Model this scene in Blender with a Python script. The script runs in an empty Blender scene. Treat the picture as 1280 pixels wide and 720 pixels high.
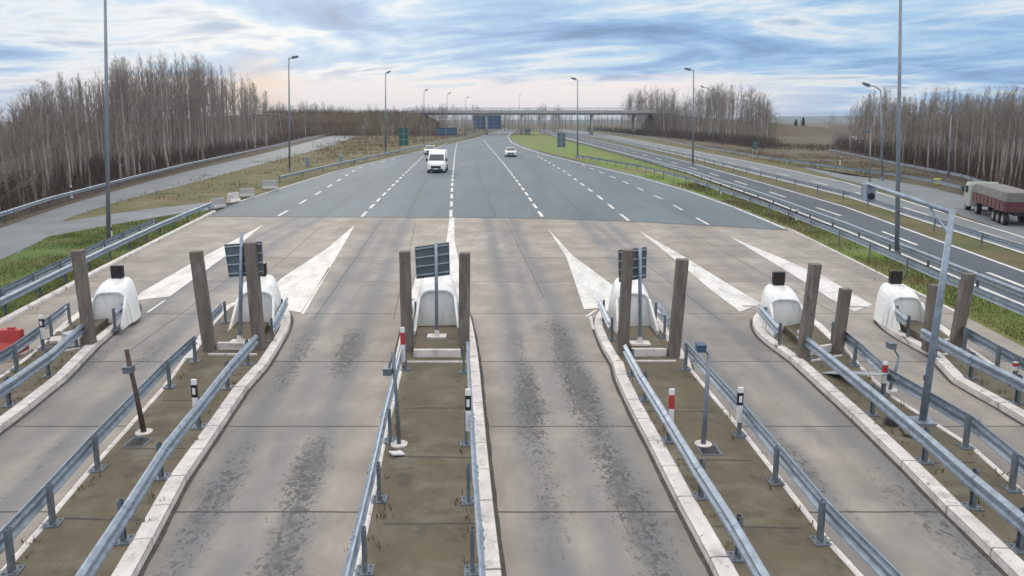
import bpy, bmesh, math, random
from mathutils import Vector, Matrix, noise as mnoise
R = math.radians
random.seed(7)
S = bpy.context.scene
COL = S.collection

# ------------------------------------------------------------------ camera
F, PITCH, HOR, CAMH = 900.0, R(9.0), 150.0, 6.6          # focal length and horizon in 1280 px units
CYP = HOR + F*math.tan(PITCH)
cam = bpy.data.objects.new('camera', bpy.data.cameras.new('camera'))
COL.objects.link(cam); S.camera = cam
cam.location = (0, 0, CAMH); cam.rotation_euler = (math.pi/2-PITCH, 0, 0)
cam.data.sensor_width = 36; cam.data.lens = F/1280*36
cam.data.shift_y = -(360-CYP)/1280
cam.data.clip_start = 0.1; cam.data.clip_end = 20000

# ------------------------------------------------------------------ world, sun, exposure
SUN_EL, SUN_AZ = R(14), R(-17)                            # azimuth from +Y, towards -X
W = bpy.data.worlds.new('World'); S.world = W; W.use_nodes = True
nt = W.node_tree; N = nt.nodes; L = nt.links; N.clear()
def wn(t, **k):
    n = N.new(t)
    for a, b in k.items(): setattr(n, a, b)
    return n
def wm(op, a, b=None, c=None):
    n = wn('ShaderNodeMath', operation=op)
    for i, v in enumerate((a, b, c)):
        if v is None: continue
        if isinstance(v, (int, float)): n.inputs[i].default_value = v
        else: L.new(v, n.inputs[i])
    return n.outputs[0]
def wramp(fac, stops):
    n = wn('ShaderNodeValToRGB'); L.new(fac, n.inputs[0]); e = n.color_ramp.elements
    while len(e) < len(stops): e.new(.5)
    for i, (p, c) in enumerate(stops): e[i].position = p; e[i].color = (*c, 1)
    return n.outputs[0]
def wmix(f, a, b):
    n = wn('ShaderNodeMix', data_type='RGBA')
    for i, v in ((0, f), (6, a), (7, b)):
        if isinstance(v, (int, float)): n.inputs[i].default_value = v
        elif isinstance(v, tuple): n.inputs[i].default_value = (*v, 1)
        else: L.new(v, n.inputs[i])
    return n.outputs[2]
sky = wn('ShaderNodeTexSky', sky_type='NISHITA', sun_disc=False, sun_elevation=SUN_EL, sun_rotation=SUN_AZ, dust_density=2.0)
tc = wn('ShaderNodeTexCoord'); sx = wn('ShaderNodeSeparateXYZ'); L.new(tc.outputs['Generated'], sx.inputs[0])
X, Y_, Z = sx.outputs
zz = wm('ADD', wm('MAXIMUM', Z, 0.0), 0.09)
cx = wm('DIVIDE', X, zz); cy = wm('DIVIDE', Y_, zz)
cv = wn('ShaderNodeCombineXYZ'); L.new(wm('MULTIPLY', cx, .62), cv.inputs[0]); L.new(wm('ADD', wm('MULTIPLY', cy, .74), wm('MULTIPLY', cx, .22)), cv.inputs[1]); cv.inputs[2].default_value = 3.7
def wnoise(vec, scale, detail, rough, dist=0):
    n = wn('ShaderNodeTexNoise'); L.new(vec, n.inputs['Vector'])
    n.inputs['Scale'].default_value = scale; n.inputs['Detail'].default_value = detail
    n.inputs['Roughness'].default_value = rough; n.inputs['Distortion'].default_value = dist
    return n.outputs[0]
n1 = wnoise(cv.outputs[0], .72, 8, .56, .9)
n2 = wnoise(cv.outputs[0], 2.3, 7, .6, .6)
cl = wm('ADD', wm('MULTIPLY', n1, .72), wm('MULTIPLY', n2, .28))
cloudcol = wramp(cl, [(.37, (1.9, 3.3, 5.6)), (.44, (2.9, 4.9, 8.0)), (.50, (4.5, 6.7, 9.1)), (.56, (8.2, 8.9, 9.6)), (.63, (3.5, 5.1, 7.3))])
base = wmix(.96, sky.outputs[0], cloudcol)
# bright break in the cloud above the horizon, warm towards the sunrise
sd = Vector((math.sin(SUN_AZ)*math.cos(SUN_EL), math.cos(SUN_AZ)*math.cos(SUN_EL), math.sin(SUN_EL)))
dt = wn('ShaderNodeVectorMath', operation='DOT_PRODUCT'); L.new(tc.outputs['Generated'], dt.inputs[0]); dt.inputs[1].default_value = (math.sin(R(-6)), math.cos(R(-6)), .02)
az = wm('SMOOTH_MIN', wm('MAXIMUM', wm('DIVIDE', wm('SUBTRACT', dt.outputs['Value'], .84), .12), 0.0), 1.0, .1)
lowband = wm('MINIMUM', wm('MULTIPLY', wm('MAXIMUM', wm('SUBTRACT', 1.0, wm('DIVIDE', wm('ABSOLUTE', wm('SUBTRACT', Z, wm('ADD', .006, wm('MULTIPLY', n2, .045)))), .036)), 0.0), 1.8), 1.0)
gl = wm('MULTIPLY', wm('MULTIPLY', lowband, az), wm('ADD', .70, wm('MULTIPLY', n2, .7)))
gl = wm('MINIMUM', gl, 1.0)
base = wmix(gl, base, (10.4, 9.6, 9.1))
spot = wn('ShaderNodeVectorMath', operation='DOT_PRODUCT'); L.new(tc.outputs['Generated'], spot.inputs[0]); sv_ = Vector((math.sin(R(-19)), math.cos(R(-19)), .034)).normalized(); spot.inputs[1].default_value = sv_
sp = wm('MULTIPLY', wm('POWER', wm('MAXIMUM', wm('DIVIDE', wm('SUBTRACT', spot.outputs['Value'], .9978), .0022), 0.0), 1.6), wm('MINIMUM', wm('MULTIPLY', n2, 1.2), .75))
base = wmix(sp, base, (11.0, 7.8, 5.4))
# overcast: the zenith is brighter than the rim of the sky
zen = wm('ADD', 1.0, wm('MULTIPLY', wm('MINIMUM', wm('MAXIMUM', wm('SUBTRACT', wm('MULTIPLY', Z, 2.2), .42), 0.0), 1.0), 1.35))
base = wmix(wm('MINIMUM', wm('MAXIMUM', wm('MULTIPLY', wm('SUBTRACT', Z, .2), 4.0), 0.0), .9), base, (7.5, 7.05, 6.7))
vm = wn('ShaderNodeVectorMath', operation='SCALE'); L.new(base, vm.inputs[0]); L.new(zen, vm.inputs['Scale'])
bg = wn('ShaderNodeBackground'); L.new(vm.outputs[0], bg.inputs[0]); bg.inputs[1].default_value = .1
wo = wn('ShaderNodeOutputWorld'); L.new(bg.outputs[0], wo.inputs[0])
sl = bpy.data.lights.new('sun', 'SUN'); sl.energy = .7; sl.angle = R(18); sl.color = (1, .9, .8)
so = bpy.data.objects.new('sun', sl); COL.objects.link(so)
so.rotation_euler = Vector(sd).to_track_quat('Z', 'Y').to_euler()
S.view_settings.view_transform = 'Standard'; S.view_settings.look = 'None'
S.view_settings.exposure = -0.08; S.view_settings.gamma = 1
S.cycles.max_bounces = 5; S.cycles.diffuse_bounces = 3; S.cycles.transparent_max_bounces = 6
S.cycles.use_denoising = True

# ------------------------------------------------------------------ measuring helpers
FW = Vector((0, math.cos(PITCH), -math.sin(PITCH))); UP = Vector((0, math.sin(PITCH), math.cos(PITCH)))
CAM = Vector((0, 0, CAMH))
def ray(u, v): return Vector(((u-640)/F, 0, 0)) + UP*((CYP-v)/F) + FW
def G(u, v, z=0.0):
    d = ray(u, v); return CAM + d*((z-CAMH)/d.z)
def D(u, v, y):
    d = ray(u, v); return CAM + d*(y/d.y)
def proj(p):
    q = p-CAM; zc = q.dot(FW); return 640+F*q.x/zc, CYP-F*q.dot(UP)/zc
def lerp(a, b, t): return a+(b-a)*t
def interp(tab, x):
    if x <= tab[0][0]: return tab[0][1]
    for (a, b), (c, d) in zip(tab, tab[1:]):
        if x <= c: return b+(d-b)*(x-a)/(c-a)
    return tab[-1][1]

# ------------------------------------------------------------------ materials
def mat(name, col, rough=.7, var=.0, scale=3.0, metal=0.0, bump=0.0, bscale=20.0, col2=None, stretch=(1, 1, 1), detail=6, attr=False, spec=.4, coord='Object'):
    m = bpy.data.materials.new(name); m.use_nodes = True
    t = m.node_tree; b = t.nodes['Principled BSDF']
    b.inputs['Roughness'].default_value = rough; b.inputs['Metallic'].default_value = metal
    b.inputs['Specular IOR Level'].default_value = spec
    co = t.nodes.new('ShaderNodeTexCoord'); mp = t.nodes.new('ShaderNodeMapping')
    t.links.new(co.outputs[coord], mp.inputs[0]); mp.inputs['Scale'].default_value = stretch
    nz = t.nodes.new('ShaderNodeTexNoise'); t.links.new(mp.outputs[0], nz.inputs['Vector'])
    nz.inputs['Scale'].default_value = scale; nz.inputs['Detail'].default_value = detail; nz.inputs['Roughness'].default_value = .6
    rp = t.nodes.new('ShaderNodeValToRGB'); t.links.new(nz.outputs[0], rp.inputs[0])
    c2 = col2 or tuple(min(1, c*(1+var)) for c in col); c1 = col if col2 else tuple(c*(1-var) for c in col)
    rp.color_ramp.elements[0].position = .36; rp.color_ramp.elements[1].position = .66
    rp.color_ramp.elements[0].color = (*c1, 1); rp.color_ramp.elements[1].color = (*c2, 1)
    t.links.new(rp.outputs[0], b.inputs['Base Color'])
    if bump:
        n2_ = t.nodes.new('ShaderNodeTexNoise'); t.links.new(co.outputs[coord], n2_.inputs['Vector']); n2_.inputs['Scale'].default_value = bscale; n2_.inputs['Detail'].default_value = 8
        bp = t.nodes.new('ShaderNodeBump'); bp.inputs['Strength'].default_value = bump; bp.inputs['Distance'].default_value = .05
        t.links.new(n2_.outputs[0], bp.inputs['Height']); t.links.new(bp.outputs[0], b.inputs['Normal'])
    m['rp'] = 1
    return m
def overlay(m, col, scale, lo, hi, stretch=(1, 1, 1), amount=1.0, seed=0.0, detail=5):
    """a second layer of stains over the base colour"""
    t = m.node_tree; b = t.nodes['Principled BSDF']; src = b.inputs['Base Color'].links[0].from_socket
    co = t.nodes.new('ShaderNodeTexCoord'); mp = t.nodes.new('ShaderNodeMapping'); t.links.new(co.outputs['Object'], mp.inputs[0])
    mp.inputs['Scale'].default_value = stretch; mp.inputs['Location'].default_value = (seed, seed*.7, 0)
    nz = t.nodes.new('ShaderNodeTexNoise'); t.links.new(mp.outputs[0], nz.inputs['Vector']); nz.inputs['Scale'].default_value = scale; nz.inputs['Detail'].default_value = detail; nz.inputs['Roughness'].default_value = .62
    mr = t.nodes.new('ShaderNodeMapRange'); t.links.new(nz.outputs[0], mr.inputs[0])
    mr.inputs[1].default_value = lo; mr.inputs[2].default_value = hi; mr.inputs[4].default_value = amount
    mx = t.nodes.new('ShaderNodeMix'); mx.data_type = 'RGBA'; t.links.new(mr.outputs[0], mx.inputs[0]); t.links.new(src, mx.inputs[6]); mx.inputs[7].default_value = (*col, 1)
    t.links.new(mx.outputs[2], b.inputs['Base Color'])
    return mr, mx
def mul_attr(t, fac_socket_target, name, chan):
    a = t.nodes.new('ShaderNodeAttribute'); a.attribute_name = name
    s = t.nodes.new('ShaderNodeSeparateColor'); t.links.new(a.outputs['Color'], s.inputs[0])
    return s.outputs[chan]

M = {}
M['plaza'] = mat('concrete_paving', (.305, .280, .246), .8, .20, .55, bump=.25, bscale=14)
overlay(M['plaza'], (.225, .21, .19), 2.6, .50, .72, (1, .35, 1), .7, 3)
def plaza_extra():
    m = M['plaza']; t = m.node_tree; b = t.nodes['Principled BSDF']
    a = t.nodes.new('ShaderNodeAttribute'); a.attribute_name = 'wear'
    s = t.nodes.new('ShaderNodeSeparateColor'); t.links.new(a.outputs['Color'], s.inputs[0])
    # slab to slab tone
    src = b.inputs['Base Color'].links[0].from_socket
    mx = t.nodes.new('ShaderNodeMix'); mx.data_type = 'RGBA'; mx.blend_type = 'MULTIPLY'; mx.inputs[0].default_value = 1
    t.links.new(src, mx.inputs[6]); cc = t.nodes.new('ShaderNodeCombineColor')
    for i in range(3): t.links.new(s.outputs[0], cc.inputs[i])
    t.links.new(cc.outputs[0], mx.inputs[7]); t.links.new(mx.outputs[2], b.inputs['Base Color'])
    # worn wheel tracks: bluish rubber film
    co = t.nodes.new('ShaderNodeTexCoord')
    def stain(chan, col, scale, lo, hi, amount, stretch, seed):
        mp = t.nodes.new('ShaderNodeMapping'); t.links.new(co.outputs['Object'], mp.inputs[0]); mp.inputs['Scale'].default_value = stretch; mp.inputs['Location'].default_value = (seed, seed, 0)
        nz = t.nodes.new('ShaderNodeTexNoise'); t.links.new(mp.outputs[0], nz.inputs['Vector']); nz.inputs['Scale'].default_value = scale; nz.inputs['Detail'].default_value = 7; nz.inputs['Roughness'].default_value = .65
        ad = t.nodes.new('ShaderNodeMath'); ad.operation = 'ADD'; t.links.new(nz.outputs[0], ad.inputs[0])
        k = t.nodes.new('ShaderNodeMath'); k.operation = 'MULTIPLY'; t.links.new(s.outputs[chan], k.inputs[0]); k.inputs[1].default_value = .22; t.links.new(k.outputs[0], ad.inputs[1])
        mr = t.nodes.new('ShaderNodeMapRange'); t.links.new(ad.outputs[0], mr.inputs[0]); mr.inputs[1].default_value = lo; mr.inputs[2].default_value = hi; mr.inputs[4].default_value = amount
        k2 = t.nodes.new('ShaderNodeMath'); k2.operation = 'MULTIPLY'; t.links.new(mr.outputs[0], k2.inputs[0])
        k3 = t.nodes.new('ShaderNodeMath'); k3.operation = 'MINIMUM'; k3.inputs[1].default_value = 1; t.links.new(s.outputs[chan], k3.inputs[0]); t.links.new(k3.outputs[0], k2.inputs[1])
        sr = b.inputs['Base Color'].links[0].from_socket
        x = t.nodes.new('ShaderNodeMix'); x.data_type = 'RGBA'; t.links.new(k2.outputs[0], x.inputs[0]); t.links.new(sr, x.inputs[6]); x.inputs[7].default_value = (*col, 1)
        t.links.new(x.outputs[2], b.inputs['Base Color'])
    stain(1, (.150, .162, .176), .75, .38, .70, .85, (1, .3, 1), 5)
    stain(2, (.06, .065, .068), 6.5, .715, .745, .8, (1.2, .7, 1), 11)
    stain(2, (.055, .06, .062), 12, .735, .755, .85, (1.2, .9, 1), 51)
    stain(2, (.10, .105, .11), 1.6, .66, .82, .6, (1.1, .55, 1), 31)
    stain(2, (.13, .135, .135), 2.2, .68, .78, .6, (1, .5, 1), 21)
plaza_extra()
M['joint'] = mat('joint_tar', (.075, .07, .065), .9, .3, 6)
M['asphalt'] = mat('asphalt', (.112, .146, .167), .75, .15, .22, bump=.2, bscale=30, stretch=(1, .15, 1))
overlay(M['asphalt'], (.15, .18, .195), .9, .52, .75, (1, .04, 1), .6, 19)
overlay(M['asphalt'], (.085, .10, .112), 1.4, .58, .74, (1, .12, 1), .6, 29)
overlay(M['asphalt'], (.10, .122, .138), .6, .5, .7, (1, .06, 1), .6, 9)
M['motorway'] = mat('motorway_asphalt', (.062, .078, .098), .7, .15, .3, bump=.15, bscale=30, stretch=(1, .2, 1))
M['oldroad'] = mat('worn_asphalt', (.155, .175, .19), .75, .14, .35, bump=.15, bscale=30)
M['paint'] = mat('road_paint', (.66, .66, .64), .7, .1, 5)
overlay(M['paint'], (.36, .35, .33), 1.6, .44, .70, (1, .35, 1), .75, 4)
overlay(M['paint'], (.26, .255, .245), 11, .58, .68, (1, .6, 1), .6, 14)
M['kerb'] = mat('kerb_concrete', (.68, .655, .63), .8, .14, 2.2, bump=.25, bscale=25)
overlay(M['kerb'], (.33, .31, .29), 3.5, .53, .72, amount=.8, seed=2)
overlay(M['kerb'], (.12, .115, .11), 9, .62, .72, amount=.75, seed=12)
M['deck'] = mat('island_concrete', (.128, .109, .077), .85, .18, .7, bump=.3, bscale=18)
overlay(M['deck'], (.20, .19, .15), 1.3, .5, .7, amount=.8, seed=6)
overlay(M['deck'], (.115, .105, .062), .6, .46, .66, amount=.75, seed=16)
overlay(M['deck'], (.07, .065, .05), 2.2, .54, .68, amount=.65, seed=26)
overlay(M['deck'], (.20, .18, .14), 30, .62, .72, amount=.5, seed=36, detail=2)
overlay(M['deck'], (.075, .075, .035), 7, .64, .74, amount=.45, seed=46)
M['galv'] = mat('galvanised_steel', (.27, .33, .40), .5, .2, 5, metal=.5, spec=.5)
overlay(M['galv'], (.22, .24, .27), 6, .55, .75, (1, 1, .3), .6, 3)
M['steel'] = mat('post_steel', (.17, .20, .23), .55, .15, 6, metal=.4)
M['pole'] = mat('lamp_pole_steel', (.22, .25, .29), .5, .1, 3, metal=.3)
M['bollard'] = mat('weathered_post', (.155, .138, .12), .9, .22, 2.5, bump=.4, bscale=18, stretch=(2.5, 2.5, .5))
overlay(M['bollard'], (.25, .24, .225), 4, .55, .72, (1.5, 1.5, .35), .8, 5)
M['shell'] = mat('white_plastic', (.78, .80, .79), .45, .04, 3)
overlay(M['shell'], (.45, .44, .40), 2.8, .52, .74, (1.3, 1.3, .4), .7, 8)
M['black'] = mat('black_plastic', (.02, .02, .022), .5, .2, 6)
M['lens'] = mat('dark_lens', (.05, .035, .02), .25, .2, 6)
M['white'] = mat('white_paint', (.75, .76, .76), .5, .05, 4)
M['red'] = mat('red_plastic', (.42, .05, .05), .5, .12, 4)
M['signback'] = mat('sign_back_metal', (.13, .17, .20), .5, .12, 4, metal=.35)
M['sigrib'] = mat('sign_rib_metal', (.42, .47, .50), .45, .1, 4, metal=.4)
M['blue'] = mat('sign_blue', (.045, .085, .16), .5, .1, 4)
M['green'] = mat('sign_green', (.03, .11, .10), .5, .1, 4)
M['rust'] = mat('rusty_steel', (.085, .062, .055), .8, .3, 8)
M['grass'] = mat('verge_turf', (.066, .108, .018), .95, .0, .5, col2=(.11, .16, .034), bump=.5, bscale=12)
overlay(M['grass'], (.17, .135, .065), .35, .52, .68, amount=.75, seed=3)
overlay(M['grass'], (.055, .075, .018), 2.5, .55, .72, amount=.6, seed=7)
M['greengrass'] = mat('median_turf', (.095, .165, .022), .95, .0, .3, col2=(.15, .215, .04), bump=.4, bscale=12)
overlay(M['greengrass'], (.17, .135, .07), .09, .46, .60, amount=.85, seed=3)
M['drygrass'] = mat('dry_turf', (.085, .088, .03), .95, .0, .35, col2=(.17, .14, .07), bump=.4, bscale=10)
overlay(M['drygrass'], (.075, .095, .028), .22, .48, .62, amount=.8, seed=8)
overlay(M['drygrass'], (.13, .085, .055), .5, .55, .68, amount=.6, seed=18)
M['field'] = mat('field_soil', (.06, .05, .033), .95, .0, .02, col2=(.115, .092, .06), bump=.3, bscale=3)
overlay(M['field'], (.10, .105, .05), .03, .50, .64, amount=.7, seed=5)
M['litter'] = mat('woodland_litter', (.055, .038, .03), .95, .25, .3)
M['bark'] = mat('tree_bark', (.25, .23, .20), .9, .0, 1.2, col2=(.50, .47, .42), stretch=(1, 1, .3))
M['barkdark'] = mat('dark_bark', (.15, .13, .11), .9, .0, 1.2, col2=(.30, .27, .235), stretch=(1, 1, .3))
M['twig'] = mat('twigs', (.255, .228, .20), .9, .25, .6)
M['brush'] = mat('brushwood', (.085, .066, .052), .95, .35, .25)
M['brush2'] = mat('russet_scrub', (.15, .095, .07), .95, .3, .3)
M['evergreen'] = mat('evergreen_leaf', (.035, .05, .03), .9, .3, 1)
M['blade'] = mat('grass_blade', (.07, .11, .02), .9, .0, .4, col2=(.15, .155, .052))
M['concrete'] = mat('bridge_concrete', (.42, .42, .41), .85, .12, .3)
M['bridgedark'] = mat('bridge_girder', (.32, .325, .33), .85, .12, .3)
M['carwhite'] = mat('car_paint_white', (.80, .81, .82), .25, .02, 3, spec=.6)
M['glass'] = mat('car_glass', (.03, .045, .055), .08, .1, 3, spec=.8)
M['rubber'] = mat('tyre_rubber', (.02, .02, .02), .85, .1, 8)
M['alloy'] = mat('wheel_alloy', (.4, .4, .41), .35, .1, 8, metal=.8)
M['headlight'] = mat('headlight_glass', (.75, .76, .78), .1, .05, 8, spec=.8)
M['truckred'] = mat('truck_red', (.11, .036, .042), .6, .15, 2)
M['trucktarp'] = mat('trailer_tarpaulin', (.17, .165, .16), .7, .15, 1)
M['cabgreen'] = mat('cab_pale_green', (.36, .38, .34), .4, .05, 2)
M['yellow'] = mat('yellow_plastic', (.55, .52, .05), .5, .1, 3)
M['hill'] = mat('hill_woods', (.06, .08, .05), .95, .2, .002)

# ------------------------------------------------------------------ mesh builder
class MB:
    def __init__(s): s.v = []; s.f = []; s.cut = []
    def add(s, vs, fs):
        o = len(s.v); s.v += [tuple(p) for p in vs]; s.f += [tuple(i+o for i in f) for f in fs]; return s
    def box(s, c, d, rot=None, taper=1.0, tapery=None):
        ty = taper if tapery is None else tapery
        vs = []
        for z, k, ky in ((-1, 1, 1), (1, taper, ty)):
            for x, y in ((-1, -1), (1, -1), (1, 1), (-1, 1)):
                p = Vector((x*d[0]/2*k, y*d[1]/2*ky, z*d[2]/2))
                if rot is not None: p = rot @ p
                vs.append(p+Vector(c))
        return s.add(vs, [(3, 2, 1, 0), (4, 5, 6, 7), (0, 1, 5, 4), (1, 2, 6, 5), (2, 3, 7, 6), (3, 0, 4, 7)])
    def bar(s, a, b, w, d=None, up=Vector((0, 0, 1)), w2=None):
        """square bar from a to b"""
        a = Vector(a); b = Vector(b); d = w if d is None else d
        t = (b-a).normalized()
        x = t.cross(up)
        if x.length < 1e-3: x = Vector((1, 0, 0)) - t*t.x
        x.normalize(); y = t.cross(x)
        k = (w2/w) if w2 else 1
        vs = [a+x*w/2*i+y*d/2*j for i, j in ((-1, -1), (1, -1), (1, 1), (-1, 1))] + [b+x*w/2*k*i+y*d/2*k*j for i, j in ((-1, -1), (1, -1), (1, 1), (-1, 1))]
        return s.add(vs, [(0, 1, 2, 3), (7, 6, 5, 4), (4, 5, 1, 0), (5, 6, 2, 1), (6, 7, 3, 2), (7, 4, 0, 3)])
    def tube(s, pts, rs, n=8, caps=True):
        pts = [Vector(p) for p in pts]
        if not isinstance(rs, (list, tuple)): rs = [rs]*len(pts)
        o = len(s.v); prev = None
        for i, p in enumerate(pts):
            t = (pts[min(i+1, len(pts)-1)]-pts[max(i-1, 0)]).normalized()
            if prev is None:
                x = t.cross(Vector((0.3, 1, 0.2))); x.normalize()
            else:
                x = prev - t*prev.dot(t); x.normalize()
            prev = x; y = t.cross(x)
            for k in range(n):
                a = 2*math.pi*k/n; s.v.append(tuple(p+(x*math.cos(a)+y*math.sin(a))*rs[i]))
        for i in range(len(pts)-1):
            for k in range(n):
                a = o+i*n+k; b = o+i*n+(k+1) % n; s.f.append((a, b, b+n, a+n))
        if caps:
            s.f.append(tuple(o+k for k in reversed(range(n)))); s.f.append(tuple(o+(len(pts)-1)*n+k for k in range(n)))
        return s
    def sweep(s, path, prof, closed=False, normals=None):
        """profile (offset along horizontal normal, z) swept along a path"""
        o = len(s.v); n = len(prof)
        for i, p in enumerate(path):
            nn = normals[i]
            for a, z in prof: s.v.append((p.x+nn.x*a, p.y+nn.y*a, p.z+z))
        for i in range(len(path)-1):
            for k in range(n if closed else n-1):
                a = o+i*n+k; b = o+i*n+(k+1) % n; s.f.append((a, b, b+n, a+n))
        if closed:
            s.f.append(tuple(o+k for k in reversed(range(n)))); s.f.append(tuple(o+(len(path)-1)*n+k for k in range(n)))
        return s
    def build(s, name, m, parent=None, bevel=0.0, smooth=False):
        off = Vector(parent.get('_o', (0, 0, 0))) if parent else Vector()
        me = bpy.data.meshes.new(name)
        me.from_pydata([(x-off.x, y-off.y, z-off.z) for x, y, z in s.v] if off.length else s.v, [], s.f)
        bm = bmesh.new(); bm.from_mesh(me)
        if bevel:
            bmesh.ops.remove_doubles(bm, verts=bm.verts, dist=1e-5)
            bmesh.ops.bevel(bm, geom=[e for e in bm.edges if e.is_manifold and e.calc_face_angle(0) > .5], offset=bevel, segments=2, affect='EDGES', profile=.5)
        if len(bm.faces) < 60000: bmesh.ops.recalc_face_normals(bm, faces=bm.faces)
        bm.to_mesh(me); bm.free()
        if smooth: me.polygons.foreach_set('use_smooth', [True]*len(me.polygons))
        me.materials.append(M[m]) if isinstance(m, str) else me.materials.append(m)
        o = bpy.data.objects.new(name, me); COL.objects.link(o)
        if parent: o.parent = parent; o['_o'] = tuple(off)
        return o
def tag(o, label=None, cat=None, group=None, kind=None):
    if label: o['label'] = label
    if cat: o['category'] = cat
    if group: o['group'] = group
    if kind: o['kind'] = kind
    return o
def thing(name, label, cat, loc, group=None):
    o = bpy.data.objects.new(name, None); COL.objects.link(o); o.location = loc; o.empty_display_size = .2
    o['_o'] = tuple(loc); return tag(o, label, cat, group)
def copy_tree(o, parent=None):
    c = o.copy(); COL.objects.link(c)
    if parent: c.parent = parent
    for ch in list(o.children): copy_tree(ch, c)
    return c
def struct(mb, name, m, **k): return tag(mb.build(name, m, **k), kind='structure')
def perp(path, side=1):
    out = []
    for i in range(len(path)):
        t = path[min(i+1, len(path)-1)]-path[max(i-1, 0)]; t.z = 0; t.normalize(); out.append(Vector((t.y, -t.x, 0))*side)   # right-hand normal for side = 1
    return out
def resample(pts, step):
    out = [pts[0]]; 
    for a, b in zip(pts, pts[1:]):
        n = max(1, int((b-a).length/step))
        out += [a+(b-a)*(k/n) for k in range(1, n+1)]
    return out
def smoothpath(pts, n=3):
    for _ in range(n):
        q = [pts[0]]
        for a, b in zip(pts, pts[1:]): q += [lerp(a, b, .25), lerp(a, b, .75)]
        q.append(pts[-1]); pts = q
    return pts
def sheet(pts, z, name, m, step=None):
    bm = bmesh.new(); vs = [bm.verts.new((p.x, p.y, z)) for p in pts]; f = bm.faces.new(vs)
    if f.normal.z < 0: f.normal_flip()
    bmesh.ops.triangulate(bm, faces=bm.faces); me = bpy.data.meshes.new(name); bm.to_mesh(me); bm.free()
    for p in me.polygons:
        if p.normal.z < 0: p.flip()
    me.materials.append(M[m]); o = bpy.data.objects.new(name, me); COL.objects.link(o)
    return tag(o, kind='structure')
def band(edge_a, edge_b, z, name, m):
    """a strip of ground between two pixel polylines"""
    return sheet([G(*p) for p in edge_a]+[G(*p) for p in reversed(edge_b)], z, name, m)

# ------------------------------------------------------------------ the setting: ground, roads, markings
g = MB(); 
for i in range(2): pass
g.add([(-3500, -60, -.06), (3500, -60, -.06), (3500, 3600, -.06), (-3500, 3600, -.06)], [(0, 1, 2, 3)])
struct(g, 'ground', 'field')

PL_LEFT = [(-330, 575), (-100, 457), (0, 407), (130, 337), (200, 301), (270, 265)]
PL_RIGHT = [(985, 285), (1060, 322), (1205, 395), (1280, 434), (1400, 497), (1700, 655)]
AS_LEFT = [(270, 265), (300, 251.5), (350, 235.5), (420, 214), (500, 194.5), (560, 180.5), (600, 171), (632, 160)]
AS_RIGHT = [(985, 285), (920, 258), (860, 237), (800, 220), (740, 205.5), (690, 194), (660, 185), (643, 177.5), (637, 170), (645, 163)]
# concrete plaza as a fine grid that carries the wear of its lanes
def plaza():
    yt = G(640, 268).y
    def xl(y): return interp(sorted((G(*p).y, G(*p).x) for p in PL_LEFT), y)
    def xr(y): return interp(sorted((G(*p).y, G(*p).x) for p in PL_RIGHT), y)
    ny = 190; ys = [3.0+(yt-3.0)*(j/ny)**1.15 for j in range(ny+1)]; nx = 170
    mb = MB()
    for y in ys:
        a, b = xl(y), xr(y)
        for i in range(nx+1): mb.v.append((a+(b-a)*i/nx, y, 0))
    for j in range(ny):
        for i in range(nx):
            a = j*(nx+1)+i; mb.f.append((a, a+1, a+nx+2, a+nx+1))
    o = struct(mb, 'toll_plaza', 'plaza')
    # wheel tracks (pixel polylines): the centre of the lane, then two tracks either side
    lanes = [[(-120, 690), (100, 500), (215, 390), (330, 300)], [(285, 720), (370, 520), (430, 390), (492, 275)],
             [(770, 720), (705, 520), (665, 390), (625, 275)], [(1180, 720), (1010, 540), (880, 410), (745, 280)], [(1330, 610), (1150, 470), (1010, 375), (860, 285)],
             [(1450, 560), (1250, 440), (1090, 350), (950, 295)], [(-200, 560), (30, 430), (150, 365), (270, 300)]]
    LW = [sorted(((G(*p).y, G(*p).x) for p in l)) for l in lanes]
    lw = [.8, 1.0, 1.0, .75, .5, .35, .3]
    ca = o.data.color_attributes.new('wear', 'FLOAT_COLOR', 'POINT')
    jy = [G(640, v).y for v in (1100, 640, 533, 452, 392, 352, 322, 296, 272)]
    rnd = random.Random(3); tone = {}
    for k, v in enumerate(o.data.vertices):
        x, y = v.co.x, v.co.y
        row = sum(y > q for q in jy); li = min(range(len(LW)), key=lambda q: abs(interp(LW[q], y)-x)); dx = x-interp(LW[li], y)
        key = (row, li, dx > 0)
        if key not in tone: tone[key] = rnd.uniform(.86, 1.1)
        tr = max(math.exp(-((abs(dx)-.8)/.5)**2), .75*math.exp(-(dx/.6)**2))*min(1, lw[li]*1.2)
        near = max(.25, min(1, (34-y)/16))
        oil = max(math.exp(-((dx-.65)/.6)**2), .9*math.exp(-((dx+.75)/.55)**2))*lw[li]*near*(.35+1.0*max(0, min(1, .5+1.1*mnoise.noise((x*.45, y*.22, 4)))))
        ca.data[k].color = (tone[key], tr, oil, 1)
    return xl, xr
XL, XR = plaza()
asph = smoothpath([G(*p) for p in AS_LEFT], 2); asph2 = smoothpath([G(*p) for p in AS_RIGHT], 2)
EDGE = [(262, 271), (460, 271.5), (640, 272.5), (780, 276.5), (885, 282), (985, 288)]
sheet([*asph, *reversed(asph2[1:]), *[G(*p) for p in reversed(EDGE)]], .004, 'main_road', 'asphalt')
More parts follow.
